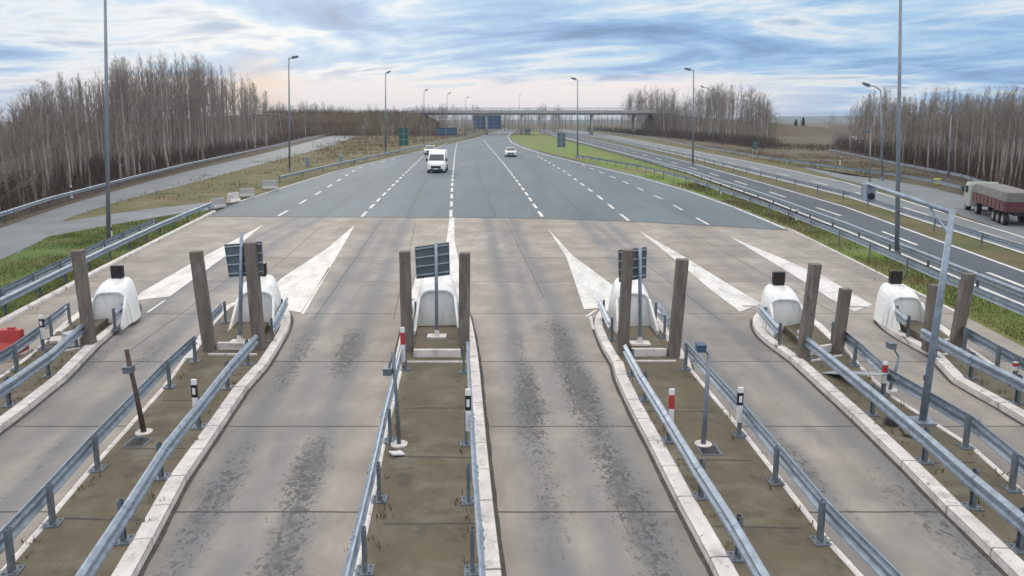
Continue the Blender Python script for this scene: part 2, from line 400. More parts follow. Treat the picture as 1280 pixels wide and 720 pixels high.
# expansion joints
jm = MB()
def strip(mb, path, w, z):
    nn = perp(path); o = len(mb.v)
    for p, q in zip(path, nn): mb.v += [(p.x-q.x*w/2, p.y-q.y*w/2, z), (p.x+q.x*w/2, p.y+q.y*w/2, z)]
    for i in range(len(path)-1): a = o+2*i; mb.f.append((a, a+1, a+3, a+2))
def wob(path, amp, step=.5):
    return [p+Vector((random.uniform(-amp, amp), random.uniform(-amp, amp), 0)) for p in resample(path, step)]
for v, w in ((640, .03), (533, .03), (452, .032), (392, .02), (352, .018), (322, .02)):
    y = G(640, v).y; strip(jm, wob([Vector((XL(y)+.2, y, 0)), Vector((XR(y)-.2, y, 0))], .012), w, .004)
strip(jm, [G(*p) for p in EDGE], .16, .008)
for a, b in (((476, 276), (392, 400)), ((312, 330), (160, 440)), ((632, 276), (680, 372)), ((736, 276), (900, 400)), ((520, 276), (492, 400)), ((842, 280), (1050, 395)), ((410, 276), (330, 345))):
    strip(jm, wob([G(*a), G(*b)], .008, 1), .022, .0045)
for pl in ([(405, 270), (470, 222), (535, 184)], [(508, 271), (532, 225), (551, 188)], [(620, 272), (600, 225), (589, 185)], [(735, 274), (690, 232), (655, 205)]):
    strip(jm, wob([G(*p) for p in pl], .03, 2), .035, .0085)
struct(jm, 'pavement_joints', 'joint')

# white paint: lane lines, edge lines, gores
pm = MB()
def line(pts, w, z=.012, dash=None, gap=0, start=0):
    path = resample([G(*p) for p in pts], .25 if dash else 2.0)
    if not dash: strip(pm, path, w, z); return
    d = -start; cur = []
    for a, b in zip(path, path[1:]):
        ph = d % (dash+gap) if d >= 0 else dash+gap-.01
        if ph < dash: cur.append(a)
        elif len(cur) > 1: strip(pm, cur, w, z); cur = []
        else: cur = []
        d += (b-a).length
    if len(cur) > 1: strip(pm, cur, w, z)
line([(348, 270), (400, 240), (448, 210), (500, 197)], .20, dash=3.2, gap=4)
line([(452, 271), (495, 228), (530, 194), (560, 178)], .20, dash=3.0, gap=1.6)
line([(563.5, 271), (565.5, 225), (569, 188), (572, 178)], .22, dash=4.0, gap=1.8)
line([(678, 271), (655, 238), (630, 205), (611, 183), (604, 174)], .22, dash=3.2, gap=1.5)
line([(786, 276), (745, 243), (705, 214), (672, 195)], .22, dash=3.4, gap=3)
line([(886, 281), (830, 250), (775, 225), (720, 203)], .18, dash=3.4, gap=4)
line(AS_LEFT[1:], .16); line([(p[0]-3, p[1]+1) for p in AS_RIGHT], .22)
line(PL_RIGHT[:3], .14)
for poly in ([(444, 281), (417, 328), (376, 391), (346, 386), (338, 362), (352, 348), (410, 310)],
             [(329, 281), (285, 318), (212, 371), (168, 376), (176, 366), (240, 329)],
             [(562, 272), (568, 272), (568, 300), (577, 345), (580, 372), (512, 374), (520, 345), (557, 310)],
             [(685, 286), (716, 320), (745, 341), (775, 364), (768, 384), (730, 387), (716, 345), (708, 322)],
             [(799, 289), (850, 318), (905, 352), (952, 380), (925, 390), (890, 364), (850, 330)],
             [(912, 296), (975, 322), (1030, 346), (1090, 381), (1068, 390), (1035, 372), (990, 343)]):
    o = len(pm.v); pts = [G(*p) for p in poly]
    bm = bmesh.new(); f = bm.faces.new([bm.verts.new((p.x, p.y, .012)) for p in pts]); bmesh.ops.triangulate(bm, faces=[f]); bm.verts.index_update()
    pm.add([v.co.copy() for v in bm.verts], [[v.index for v in q.verts] for q in bm.faces]); bm.free()
for pts in ([(412, 335), (378, 393)], [(206, 376), (184, 391)], [(745, 388), (733, 396)], [(738, 396), (742, 412)], [(928, 383), (948, 383)], [(1062, 384), (1090, 384)]):
    line(pts, .10)
# motorway lines
MW_LO = [(668, 163), (700, 172), (760, 188.5), (860, 217), (960, 252), (1060, 291), (1280, 384), (1420, 446)]
MW_HI = [(678, 161), (700, 165), (760, 177), (860, 201), (960, 229), (1060, 258), (1280, 338), (1420, 390)]
line([(p[0], p[1]-1.6) for p in MW_LO], .22, .016); line([(p[0]-3, p[1]+1) for p in MW_HI], .2, .016)
line([((a[0]+b[0])/2, (a[1]*.45+b[1]*.55)) for a, b in zip(MW_LO, MW_HI)], .2, .016, dash=5, gap=7)
C2_LO = [(690, 164), (760, 174.5), (860, 197), (960, 222), (1060, 247), (1280, 318), (1420, 365)]
C2_HI = [(700, 161), (760, 168), (860, 186.5), (960, 206), (1060, 228), (1280, 296), (1420, 340)]
line([(p[0], p[1]-1) for p in C2_LO], .2, .016); line([(p[0], p[1]+1) for p in C2_HI], .2, .016); line([(a[0], (a[1]+b[1])/2) for a, b in zip(C2_LO, C2_HI)], .2, .016, dash=5, gap=7)
struct(pm, 'road_markings', 'paint')
band(MW_LO, MW_HI, .006, 'motorway', 'motorway'); band(C2_LO, C2_HI, .006, 'motorway_far_side', 'oldroad')
SR_LO = [(1010, 212), (1060, 226), (1110, 238), (1160, 255), (1280, 297), (1420, 352)]; SR_HI = [(1000, 207.5), (1060, 219), (1110, 225), (1160, 234), (1280, 264), (1420, 312)]
band(SR_LO, SR_HI, .011, 'slip_road', 'oldroad')
# the curving ramp and the service lane beside it
RP_HI = [(-260, 372), (-100, 318), (0, 286), (60, 264), (135, 241), (230, 215), (330, 192), (395, 175), (432, 165), (425, 158), (380, 156), (330, 157)]
RP_LO = [(-260, 425), (-100, 365), (0, 326), (60, 296), (78, 276), (90, 271), (135, 256), (175, 245), (240, 229), (330, 204), (410, 184), (452, 168), (458, 160), (425, 153.5), (380, 153), (330, 154)]
sheet(smoothpath([G(*p) for p in RP_HI], 2)+list(reversed(smoothpath([G(*p) for p in RP_LO], 2))), .004, 'ramp', 'oldroad')
sheet([G(*p) for p in [(20, 318), (62, 295), (100, 288), (150, 279), (222, 267), (272, 261), (285, 253), (250, 254), (180, 262), (130, 269), (80, 277), (50, 285)]], .0, 'service_lane', 'oldroad')
# verges
sheet([G(*p) for p in [(-260, 420), (-100, 362), (0, 324), (60, 294), (100, 287), (150, 278), (222, 266), (272, 262), (268, 267), (130, 340), (0, 410), (-330, 577)]], -.012, 'grass_verge', 'grass')
sheet([G(*p) for p in [(75, 278), (130, 270), (180, 263), (250, 255), (290, 252), (350, 235), (420, 214), (500, 194), (560, 180), (632, 159), (600, 158), (458, 160), (330, 198), (230, 225), (135, 253), (85, 270)]], -.016, 'embankment_grass', 'drygrass')
sheet([G(*p) for p in [(637, 171), (643, 177), (660, 185), (740, 205), (860, 237), (985, 285), (1060, 322), (1205, 395), (1280, 434), (1700, 660), (1420, 447), (1280, 385), (1060, 292), (860, 218), (760, 189), (700, 173), (668, 164)]], -.014, 'median_grass', 'greengrass')
sheet([G(*p) for p in [(700, 160), (760, 166), (860, 180), (960, 196), (1060, 212), (1160, 240), (1280, 290), (1420, 350), (1420, 392), (1280, 340), (1060, 260), (860, 203), (760, 179), (690, 165)]], -.02, 'roadside_grass', 'drygrass')
sheet([G(*p) for p in [(-500, 380), (0, 277), (135, 236), (330, 186), (440, 160), (330, 152.5), (-900, 152.5)]], -.03, 'woodland_floor', 'litter')
sheet([G(*p) for p in [(1040, 190), (1110, 204), (1200, 224), (1280, 244), (1420, 290), (2300, 300), (2300, 153), (1040, 156)]], -.03, 'woodland_floor_beyond_motorway', 'litter')
# far hills
hm = MB(); hx = [lerp(-600, 3300, k/40) for k in range(41)]
for x in hx:
    h = 7+18*math.exp(-((x-1500)/600)**2)+10*math.exp(-((x-2500)/500)**2)+4*mnoise.noise((x*.004, 2, 0))
    hm.v += [(x, 3000, -2), (x, 3150, h), (x, 3400, -2)]
for i in range(40):
    a = 3*i; hm.f += [(a, a+3, a+4, a+1), (a+1, a+4, a+5, a+2)]
struct(hm, 'hills', 'hill')

# thin winter haze over the plain
hz = MB().box((0, 1770, 29), (7200, 3760, 62))
HAZE = bpy.data.materials.new('winter_haze'); HAZE.use_nodes = True
t_ = HAZE.node_tree; t_.nodes.remove(t_.nodes['Principled BSDF']); v_ = t_.nodes.new('ShaderNodeVolumePrincipled')
v_.inputs['Color'].default_value = (.72, .84, 1.0, 1); v_.inputs['Density'].default_value = .00018; v_.inputs['Anisotropy'].default_value = .2
t_.links.new(v_.outputs[0], t_.nodes['Material Output'].inputs['Volume'])
if True: tag(hz.build('haze', HAZE), kind='stuff')

# ------------------------------------------------------------------ kerbs along the plaza edges
def kerb_path(mb, path, side, w, h, joint=None, z0=0):
    """a rounded kerb whose outer foot follows path and whose body lies towards side"""
    pieces = [path]
    if joint:
        rs = resample(path, joint); pieces = [[a+(b-a)*.012, b-(b-a)*.012] for a, b in zip(rs, rs[1:])]
    nrm = dict()
    for pc in pieces:
        nn = perp(pc, side); r = .03
        mb.sweep(pc, [(0, z0-.03), (0.005, z0+h-r), (.02, z0+h-.008), (.05, z0+h), (w-.03, z0+h), (w, z0+h-.02), (w, z0-.03)], True, nn)
km = MB(); kerb_path(km, [G(*p) for p in PL_LEFT], -1, .22, .12, 1.0)
tag(km.build('plaza_kerb', 'kerb'), 'long white kerb between the beige plaza and the green verge with the tall pole', 'kerb')

# ------------------------------------------------------------------ guardrails
W_PROF = [(0, -.155), (.02, -.15), (.075, -.105), (.075, -.055), (.015, -.02), (.015, .02), (.075, .055), (.075, .105), (.02, .15), (0, .155)]
W_FULL = W_PROF + [(a-.006, z) for a, z in reversed(W_PROF)]
def post_mesh(h):
    mb = MB(); w, d, t = .11, .06, .008
    mb.box((0, -d/2, h/2), (w, t, h)); mb.box((-w/2+t/2, 0, h/2), (t, d-t, h)); mb.box((w/2-t/2, 0, h/2), (t, d-t, h))
    return mb
POST = {}
def guardrail(label, pts, side, z0=.14, h=.66, posts=None, spacing=2.0, group='guardrails on the toll islands', plates=True, lo_ext=0.0, hi_ext=.3, beams=1, cat='guardrail', maxposts=70):
    """pts: world points of the line of posts; the beam hangs on the side given (+1 right, -1 left of travel)"""
    root = thing('guardrail', label, cat, pts[0], group)
    a = pts[0]-(pts[1]-pts[0]).normalized()*lo_ext; b = pts[-1]+(pts[-1]-pts[-2]).normalized()*hi_ext
    path = resample([a]+list(pts[1:-1])+[b], 4.0); nn = perp(path, side)
    mb = MB()
    for k in range(beams):
        zc = z0+h-.16-k*.36
        mb.sweep([Vector((p.x, p.y, zc)) for p in path], [(.075+x, z) for x, z in W_FULL], True, nn)
        for i in range(1, len(path)-1):
            p, n_ = path[i], nn[i]; t_ = Vector((-n_.y, n_.x, 0))
            if p.length > 60: continue
            mb.sweep([Vector((p.x, p.y, zc))-t_*.16, Vector((p.x, p.y, zc))+t_*.16], [(.080+x, z*1.02) for x, z in W_FULL], True, [n_, n_])
            for dz in (-.08, .08):
                for dt_ in (-.1, .1): mb.box(p+t_*dt_+n_*.158+Vector((0, 0, zc-p.z+dz)), (.03, .03, .03))
    mb.build('rail_beam', 'galv', root)
    if posts is None:
        tot = sum((q-p).length for p, q in zip(pts, pts[1:])); n = max(2, min(maxposts, int(tot/spacing)+1)); posts = []
        rs = resample(pts, .2); step = (len(rs)-1)/(n-1); posts = [rs[int(i*step)] for i in range(n)]
    for p in posts:
        i = min(range(len(path)), key=lambda k: (path[k]-p).length_squared); t = nn[i]
        key = round(h, 2)
        if key not in POST:
            o = post_mesh(h+.02).build('post', 'steel'); 
            pl = MB().box((0, 0, .012), (.26, .26, .024)); pl.box((.08, .08, .03), (.03, .03, .03)).box((-.08, .08, .03), (.03, .03, .03)).box((.08, -.08, .03), (.03, .03, .03)).box((-.08, -.08, .03), (.03, .03, .03))
            q = pl.build('base_plate', 'steel'); POST[key] = (o.data, q.data); bpy.data.objects.remove(o); bpy.data.objects.remove(q)
        o = bpy.data.objects.new('post', POST[key][0]); COL.objects.link(o); o.parent = root
        o.location = Vector((p.x, p.y, z0))-Vector(root['_o']); o.rotation_euler.z = math.atan2(t.y, t.x)-math.pi/2
        if plates:
            q = bpy.data.objects.new('base_plate', POST[key][1]); COL.objects.link(q); q.parent = o
    return root

# ------------------------------------------------------------------ toll islands
ZD = .14
ISL = {
 'L2': dict(left=[(-260, 645), (21, 462), (54, 436)], right=[(-300, 730), (12, 507), (61, 470), (96, 436)], nose=[(125, 432), (150, 411), (170, 396), (176, 385), (168, 376), (150, 373), (125, 378), (105, 390), (85, 405), (66, 421)], wide='r'),
 'L1': dict(left=[(-60, 804), (15, 715), (66, 655), (122, 587), (212, 484), (244, 452)], right=[(60, 830), (155, 676), (202, 597), (249, 534), (285, 485), (310, 455)], nose=[(333, 462), (347, 440), (363, 412), (364, 394), (350, 382), (318, 378), (285, 384), (265, 402), (245, 430), (228, 455)], wide='r'),
 'C': dict(left=[(430, 840), (456, 714), (474, 625), (487.5, 552), (507, 462)], right=[(596, 840), (591, 714), (586, 627), (583, 555), (580, 465)], nose=[(598, 452), (592, 415), (585, 388), (568, 372), (546, 368), (526, 372), (511, 386), (502, 415), (494, 452)], wide='r'),
 'R1': dict(left=[(1000, 840), (922, 697), (876, 621), (836, 551), (806, 500), (790, 469)], right=[(1180, 850), (1025, 677), (969, 603), (924, 544), (857, 462)], nose=[(765, 458), (750, 432), (741, 408), (748, 393), (765, 385), (795, 385), (815, 394), (836, 418), (850, 440), (862, 455)], wide='l'),
 'R2': dict(left=[(1420, 823), (1274, 687), (1215, 634), (1155, 577), (1090, 518), (1010, 448)], right=[(1420, 728), (1265, 612), (1207, 559), (1104, 493), (1068, 457), (1040, 432)], nose=[(987, 452), (950, 425), (940, 410), (941, 399), (955, 391), (978, 388), (1003, 395), (1024, 408), (1042, 425), (1060, 442)], wide='l'),
 'R3': dict(left=[(1420, 588), (1271, 504), (1213, 473), (1168, 446)], right=[(1420, 560), (1268, 477), (1246, 464), (1205, 439)], nose=[(1160, 445), (1116, 421), (1098, 407), (1094, 399), (1105, 392), (1127, 390), (1152, 398), (1178, 412), (1198, 428), (1212, 440)], wide='l'),
}
NAMES = {'L2': 'leftmost toll island, ending beside the red box', 'L1': 'toll island second from the left, with a dark hatch and leaning pole',
 'C': 'middle toll island straight ahead with a white fallen marker on it', 'R1': 'toll island with red and black marker posts, just right of the middle',
 'R2': 'toll island carrying the tall mast with a cantilever arm', 'R3': 'rightmost toll island, nearest the motorway'}
SHORT = {'L2': 'leftmost toll island', 'L1': 'island second from the left', 'C': 'middle toll island', 'R1': 'island just right of the middle one', 'R2': 'island with the cantilever mast', 'R3': 'rightmost toll island'}
AX = {}; GUT = []
for key, s in ISL.items():
    lp = [G(*p, ZD) for p in s['left']]; rp = [G(*p, ZD) for p in s['right']]
    npx = [G(*p) for p in s['nose']]
    if npx[0].x < npx[-1].x: npx.reverse()                 # right side first
    wl, wr = (.42, .20) if s['wide'] == 'l' else (.20, .42)
    def foot(line_, off):
        a, b = line_[0], line_[-1]; n = perp([a, b])[0]*off
        return [Vector((p.x, p.y, 0))+n for p in line_]
    fl = foot(lp, -wl); fr = foot(rp, wr)
    root = thing('toll_island', 'concrete '+NAMES[key], 'traffic island', (fr[0]+fl[0])/2, 'toll islands')
    fr = [q for q in fr if q.y < npx[0].y-.5]; fl = [q for q in fl if q.y < npx[-1].y-.5]
    nose = smoothpath(npx, 2)
    km = MB()
    kerb_path(km, fr+[npx[0]], -1, .30 if s['wide'] != 'l' else .12, .16, 1.0)
    kerb_path(km, fl+[npx[-1]], 1, .30 if s['wide'] == 'l' else .12, .16, 1.0)
    kerb_path(km, nose, -1, .26, .17)
    km.build('kerb', 'kerb', root)
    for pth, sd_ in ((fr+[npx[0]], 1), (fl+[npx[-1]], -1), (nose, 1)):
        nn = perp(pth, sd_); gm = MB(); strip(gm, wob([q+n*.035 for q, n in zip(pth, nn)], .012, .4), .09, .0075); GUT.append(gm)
    dk = [*[p for p in fr], *nose, *reversed(fl)]
    # shrink the deck a little so that it lies inside the kerb
    bm = bmesh.new(); f = bm.faces.new([bm.verts.new((p.x, p.y, ZD)) for p in dk]); bmesh.ops.inset_individual(bm, faces=[f], thickness=.10)
    bmesh.ops.delete(bm, geom=[q for q in bm.faces if q is not f], context='FACES'); bmesh.ops.triangulate(bm, faces=bm.faces); bm.verts.index_update()
    mb = MB(); mb.add([v.co.copy() for v in bm.verts], [[v.index for v in q.verts] for q in bm.faces]); bm.free()
    mb.build('deck', 'deck', root)
    # deck joints
    for t in (.28, .52, .76) if key in ('C', 'R1', 'L1', 'R2') else (.5,):
        y = lerp(8.0 if key in ('C', 'L1', 'R1') else 10.5, min(lp[-1].y, rp[-1].y), t)
        xa = interp(sorted((p.y, p.x) for p in fl), y); xb = interp(sorted((p.y, p.x) for p in fr), y)
        jb = MB(); strip(jb, wob([Vector((xa+.33, y, 0)), Vector((xb-.33, y+random.uniform(-.05, .05), 0))], .016, .3), .042, ZD+.003)
        jb.build('deck_joint', 'joint', root)
    # plinth and white threshold at the foot of the posts
    a, b = lp[-1], rp[-1]; axis = ((b-a).cross(Vector((0, 0, 1)))*-1).normalized()
    side_dir = (rp[0]-rp[-1]+lp[0]-lp[-1])*-.5; side_dir.z = 0; side_dir.normalize()
    AX[key] = (a, b, side_dir, root)

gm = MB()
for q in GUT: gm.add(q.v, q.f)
struct(gm, 'gutter_strips', 'joint')  # narrow dark strips on the paving along the outer foot of each island kerb
def rails():
    word = {'L2': 'the leftmost toll island', 'L1': 'the island second from the left', 'C': 'the middle island', 'R1': 'the island just right of the middle one', 'R2': 'the island with the cantilever mast', 'R3': 'the rightmost island'}
    for key, s in ISL.items():
        for nm, sd_ in (('left', -1), ('right', 1)):
            pts = [G(*p, ZD) for p in s[nm]]
            guardrail('galvanised guardrail along the %s edge of %s' % (nm, word[key]), pts, sd_, posts=pts[0:], hi_ext=.55)
rails()
NOSE_RAIL = [('right', 'L1', (339, 430), (355, 396), 1), ('left', 'L1', (262, 425), (284, 400), -1), ('left', 'R1', (766, 428), (753, 398), -1), ('right', 'R1', (832, 424), (818, 402), 1),
             ('right', 'L2', (128, 416), (152, 391), 1), ('left', 'R2', (990, 436), (966, 408), -1), ('left', 'R3', (1150, 425), (1130, 407), -1), ('left', 'L2', (76, 425), (103, 402), -1), ('left', 'C', (515, 430), (520, 400), -1), ('right', 'C', (578, 430), (575, 400), 1)]
for sdn, key, a, b, sd_ in NOSE_RAIL:
    pts = [G(*a, ZD), G(*b, ZD)]
    if key in ('R2', 'R3', 'L2'): nn = perp(pts, sd_); pts = [q+n*.30 for q, n in zip(pts, nn)]
    guardrail('short guardrail beside white nose, %s side of %s' % (sdn, SHORT[key]), pts, sd_, posts=[lerp(*pts, .1), lerp(*pts, .9)], hi_ext=.1, group='short guardrails beside the island noses')

# tall weathered posts
BOL = {'L2': [((113, 430), (97, 313))], 'L1': [((262, 438), (245, 314)), ((324, 436), (313, 303))], 'C': [((509, 438), (506, 314)), ((580, 438), (581, 316))],
       'R1': [((778, 442), (785, 312)), ((842, 445), (853, 324))], 'R2': [((1003, 447), (1019, 330)), ((1046, 440), (1057, 361))], 'R3': [((1160, 438), (1169, 356)), ((1194, 433), (1211, 342))]}
BL = {'L2': ['single weathered square post on the leftmost toll island']}
for key, lst in BOL.items():
    for i, (b, t) in enumerate(lst):
        p = G(*b, ZD); q = D(*t, p.y)
        mb = MB(); n = 7; o = len(mb.v); w = .15 if key in ('C', 'L1', 'R1') else .14; tw = random.uniform(-.08, .08)
        for k in range(n):
            c = lerp(p, q, k/(n-1)); a0 = tw+.02*math.sin(k*1.3)
            cr, ch = w*(1+random.uniform(-.03, .03)), .03
            ring = [(cr, cr-ch), (cr-ch, cr), (-cr+ch, cr), (-cr, cr-ch), (-cr, -cr+ch), (-cr+ch, -cr), (cr-ch, -cr), (cr, -cr+ch)]
            for x, y in ring: mb.v.append((c.x+x*math.cos(a0)-y*math.sin(a0), c.y+x*math.sin(a0)+y*math.cos(a0), c.z))
        for k in range(n-1):
            for j in range(8): a = o+k*8+j; bb = o+k*8+(j+1) % 8; mb.f.append((a, bb, bb+8, a+8))
        mb.f += [tuple(o+j for j in reversed(range(8))), tuple(o+(n-1)*8+j for j in range(8))]
        lab = {'L2': 'single tall weathered post on the leftmost island before its white nose',
               'L1': ['left post of the pair on the island second from the left', 'tall weathered post standing across the tilted sign back second from the left'][i],
               'C': ['left one of the two tall brown posts framing the middle sign', 'right one of the two tall brown posts framing the middle sign'][i],
               'R1': ['tall weathered post overlapping the sign back just right of the middle', 'tall weathered post standing clear to the right of the sign right of the middle'][i],
               'R2': ['taller weathered post beside the white nose on the mast island', 'shorter broken weathered post beside the metal sheet on the mast island'][i],
               'R3': ['weathered post nearest the white nose on the rightmost island', 'taller weathered post on the rightmost island, next to the motorway verge'][i]}[key]
        if isinstance(lab, list): lab = lab[0]
        tag(mb.build('square_post', 'bollard'), lab, 'post', 'tall weathered posts on the islands')

# plinths with white steps, noses with flashers, sign backs
NOSE = {'L2': (140, 404), 'L1': (322, 408), 'C': (547, 407), 'R1': (790, 408), 'R2': (980, 412), 'R3': (1130, 408)}
STEP = {'L1': ((272, 438), (318, 438)), 'C': ((517, 447), (576, 447)), 'R1': ((790, 446), (833, 446)), 'R2': ((1012, 445), (1040, 440)), 'L2': ((72, 436), (100, 432)), 'R3': ((1170, 438), (1190, 432))}
for key, px in NOSE.items():
    a, b, ax, isl = AX[key]
    if key in STEP:
        s0 = G(*STEP[key][0], ZD); s1 = G(*STEP[key][1], ZD); mid = (s0+s1)/2; wv = (s1-s0); wid = wv.length; wv.normalize()
        rot = Matrix((( wv.x, ax.x, 0), (wv.y, ax.y, 0), (0, 0, 1)))
        mb = MB().box((mid.x+ax.x*.06, mid.y+ax.y*.06, ZD+.11), (wid, .12, .22), rot)
        mb.build('white_step', 'kerb', isl, bevel=.012)
        mb = MB().box((mid.x+ax.x*1.2, mid.y+ax.y*1.2, ZD+.10), (wid*.98, 2.1, .2), rot)
        mb.build('plinth', 'deck', isl)
        mb = MB().box((mid.x-ax.x*.42, mid.y-ax.y*.42, ZD+.02), (wid+.3, .06, .05), rot)
        mb.build('white_strip', 'kerb', isl)
    c = G(*px, ZD); root = thing('island_nose', 'white crash nose with black flasher on the '+SHORT[key], 'crash cushion', c, 'white crash noses on the island tips')
    side = Vector((ax.y, -ax.x, 0)); sc_ = {'L2': .88, 'R2': .84, 'R3': .82, 'R1': .93, 'L1': .97}.get(key, 1.0)
    # rings from the back (near) to the tip: (distance, half width, height)
    prof = [(-.05, .74, 1.18), (.25, .76, 1.36), (.6, .75, 1.46), (.95, .70, 1.50), (1.25, .60, 1.46), (1.5, .45, 1.34), (1.66, .26, 1.1), (1.72, .06, .8)]
    mb = MB(); na = 14; o = 0
    def ring(d, hw, h, inset=0):
        for k in range(na+1):
            th = math.pi*k/na; cx_, sy_ = math.cos(th), math.sin(th)
            x = (hw-inset)*math.copysign(abs(cx_)**.45, cx_); z = (h-inset)*abs(sy_)**.42; x *= 1-.22*z/h
            p = c+side*x*sc_+ax*d*sc_+Vector((0, 0, z*sc_)); mb.v.append(tuple(p))
    for d, hw, h in prof: ring(d, hw, h)
    m_ = na+1
    for i in range(len(prof)-1):
        for k in range(na): q = i*m_+k; mb.f.append((q, q+1, q+1+m_, q+m_))
    mb.f.append(tuple((len(prof)-1)*m_+k for k in range(m_)))
    o = len(mb.v); ring(-.05, .74, 1.18, .05); o2 = len(mb.v); ring(.02, .74, 1.2, .07)
    for k in range(na): mb.f += [(k, o+k, o+k+1, k+1), (o+k, o2+k, o2+k+1, o+k+1)]
    mb.f.append(tuple(o2+k for k in range(m_)))
    mb.build('shell', 'shell', root, smooth=False)
    for sgn in (-1, 1):                                     # cheeks sloping down towards the posts
        w = MB(); i0 = c+side*.70*sgn*sc_; th = side*-.07*sgn
        pts = [i0+ax*-.06, i0+ax*-.95*sc_, i0+ax*-.97*sc_+Vector((0, 0, .12)), i0+ax*-.06-side*.11*sgn*sc_+Vector((0, 0, .98*sc_))]
        w.add(pts+[p+th for p in pts], [(0, 1, 2, 3), (7, 6, 5, 4), (0, 4, 5, 1), (1, 5, 6, 2), (2, 6, 7, 3), (3, 7, 4, 0)])
        w.build('cheek', 'shell', root)
    t = c+ax*.95*sc_+Vector((0, 0, 1.5*sc_-.03))
    mb = MB().box(t+Vector((0, 0, .05)), (.34, .2, .12)).box(t+Vector((0, 0, .27)), (.38, .16, .34))
    fl_ = mb.build('warning_light', 'black', root, bevel=.015)
    for k in (-1, 1):
        lb = MB(); lb.tube([t+Vector((.09*k, -.07, .28)), t+Vector((.09*k, -.10, .28))], .06, 10); lb.build('lens', 'lens', fl_)
SIGN = {'L1': ((300, 428), [(281, 306), (327, 302), (329, 343), (287, 346)], (302, 290), 'tilted grey sign back behind the post, second from the left'),
        'C': ((546, 421), [(519, 309), (561, 303), (562, 343), (521, 348)], (545, 303), 'grey ribbed sign back on a pole, standing before the middle white nose'),
        'R1': ((800, 430), [(773, 313), (808, 309), (807, 347), (774, 352)], (800, 309), 'grey ribbed sign back partly hidden by a post, right of the middle')}
for key, (bp_, cn, tp, lab) in SIGN.items():
    zf = ZD+.2; p = G(*bp_, zf); root = thing('road_sign', lab, 'sign', p, 'sign backs on the islands')
    q = D(*tp, p.y+.06); mb = MB().tube([p, lerp(p, q, .5), q], [.055, .052, .05], 12); mb.build('pole', 'galv', root, smooth=True)
    MB().box(p+Vector((0, 0, .02)), (.55, .34, .05)).box(p+Vector((0, 0, .12)), (.16, .16, .2), taper=.6).build('base_plate', 'kerb', root)
    y0 = p.y+.13; cs = [D(u, v, y0) for u, v in cn]; th = Vector((0, .04, 0))
    mb = MB().add(cs+[v+th for v in cs], [(0, 1, 2, 3), (7, 6, 5, 4), (0, 4, 5, 1), (1, 5, 6, 2), (2, 6, 7, 3), (3, 7, 4, 0)])
    pn = mb.build('panel', 'signback', root)
    for k in range(4):
        t = .06+.28*k; a_ = lerp(cs[0], cs[3], t); b_ = lerp(cs[1], cs[2], t)
        mb = MB().bar(a_-th*.7, b_-th*.7, .05, .035); mb.build('rib', 'sigrib', pn)
    fr_ = MB()
    for i in range(4): fr_.bar(cs[i]-th*.3, cs[(i+1) % 4]-th*.3, .022, .022)
    fr_.build('frame', 'steel', pn)

# marker posts
def marker(px, top, col, label):
    p = G(*px, ZD+.0); q = D(*top, p.y-.05); p = Vector((q.x, p.y-.05, ZD+.3)); root = thing('marker_post', label, 'marker post', p, 'reflector marker posts')
    v = q-p; mb = MB(); mb.bar(p, q, .11, .05, up=Vector((0, 1, 0))); mb.build('stem', 'white', root, bevel=.01)
    a, b = lerp(p, q, .50), lerp(p, q, .85)
    MB().bar(a, b, .116, .056, up=Vector((0, 1, 0))).build('colour_band', col, root)
    f = Vector((0, -.032, 0)); MB().bar(lerp(a, b, .25)+f, lerp(a, b, .75)+f, .06, .01, up=Vector((0, 1, 0))).build('reflector', 'white' if col == 'black' else 'red', root)
for px, tp, c, l in (((249, 534), (242, 474), 'black', 'black and white marker post on the guardrail of the island second from the left'),
                     ((583, 555), (585, 486), 'black', 'black and white marker post on the right guardrail of the middle island'),
                     ((506, 465), (503, 409), 'red', 'red and white marker post at the far left corner of the middle island'),
                     ((836, 551), (840, 486), 'red', 'red and white marker post on the island just right of the middle one'),
                     ((924, 544), (926, 484), 'black', 'black and white marker post on the island just right of the middle one'),
                     ((1104, 493), (1107, 452), 'red', 'red and white marker post on the island with the cantilever mast'),
                     ((1156, 500), (1159, 466), 'black', 'black and white marker post right behind the cantilever mast'),
                     ((54, 436), (51, 394), 'black', 'black and white marker post on the leftmost island beyond the red box'),
                     ((1268, 477), (1270, 452), 'red', 'red and white marker post on the rightmost island by the picture edge')):
    marker(px, tp, c, l)
# sensor poles
def sensor(base, top, head, m, label, r=.035):
    p = G(*base, ZD); q = D(*top, p.y); h = D(*head, p.y); root = thing('sensor_pole', label, 'sensor pole', p, 'slim sensor poles')
    MB().tube([p, lerp(p, q, .5)+Vector((.01, 0, 0)), q], [r*1.25, r, r], 10).build('pole', m, root, smooth=True)
    MB().tube([p, p+Vector((0, 0, .03))], .17, 14).build('base_plate', 'kerb', root)
    j = q-(q-p).normalized()*.04
    MB().tube([j, lerp(j, h, .6)+Vector((0, 0, .015)), h], r*.6, 8).build('arm', m, root, smooth=True)
    MB().box(h, (.17, .2, .13)).box(h+Vector((0, 0, .075)), (.20, .24, .02)).build('sensor_head', 'blue' if 'blue' in label else 'steel', root, bevel=.01)
sensor((180, 541), (158, 437), (161, 462), 'rust', 'rusty leaning pole beside the square hatch, second island from the left', .045)
sensor((499, 556), (491, 440), (485, 464), 'steel', 'slim pole with a pale head beside the fallen marker on the middle island')
sensor((879, 556), (886, 441), (876, 435), 'pole', 'slim grey pole with a small blue head on the island right of the middle', .042)
sensor((1112, 488), (1124, 444), (1114, 432), 'pole', 'short bent pole behind the red marker on the mast island')
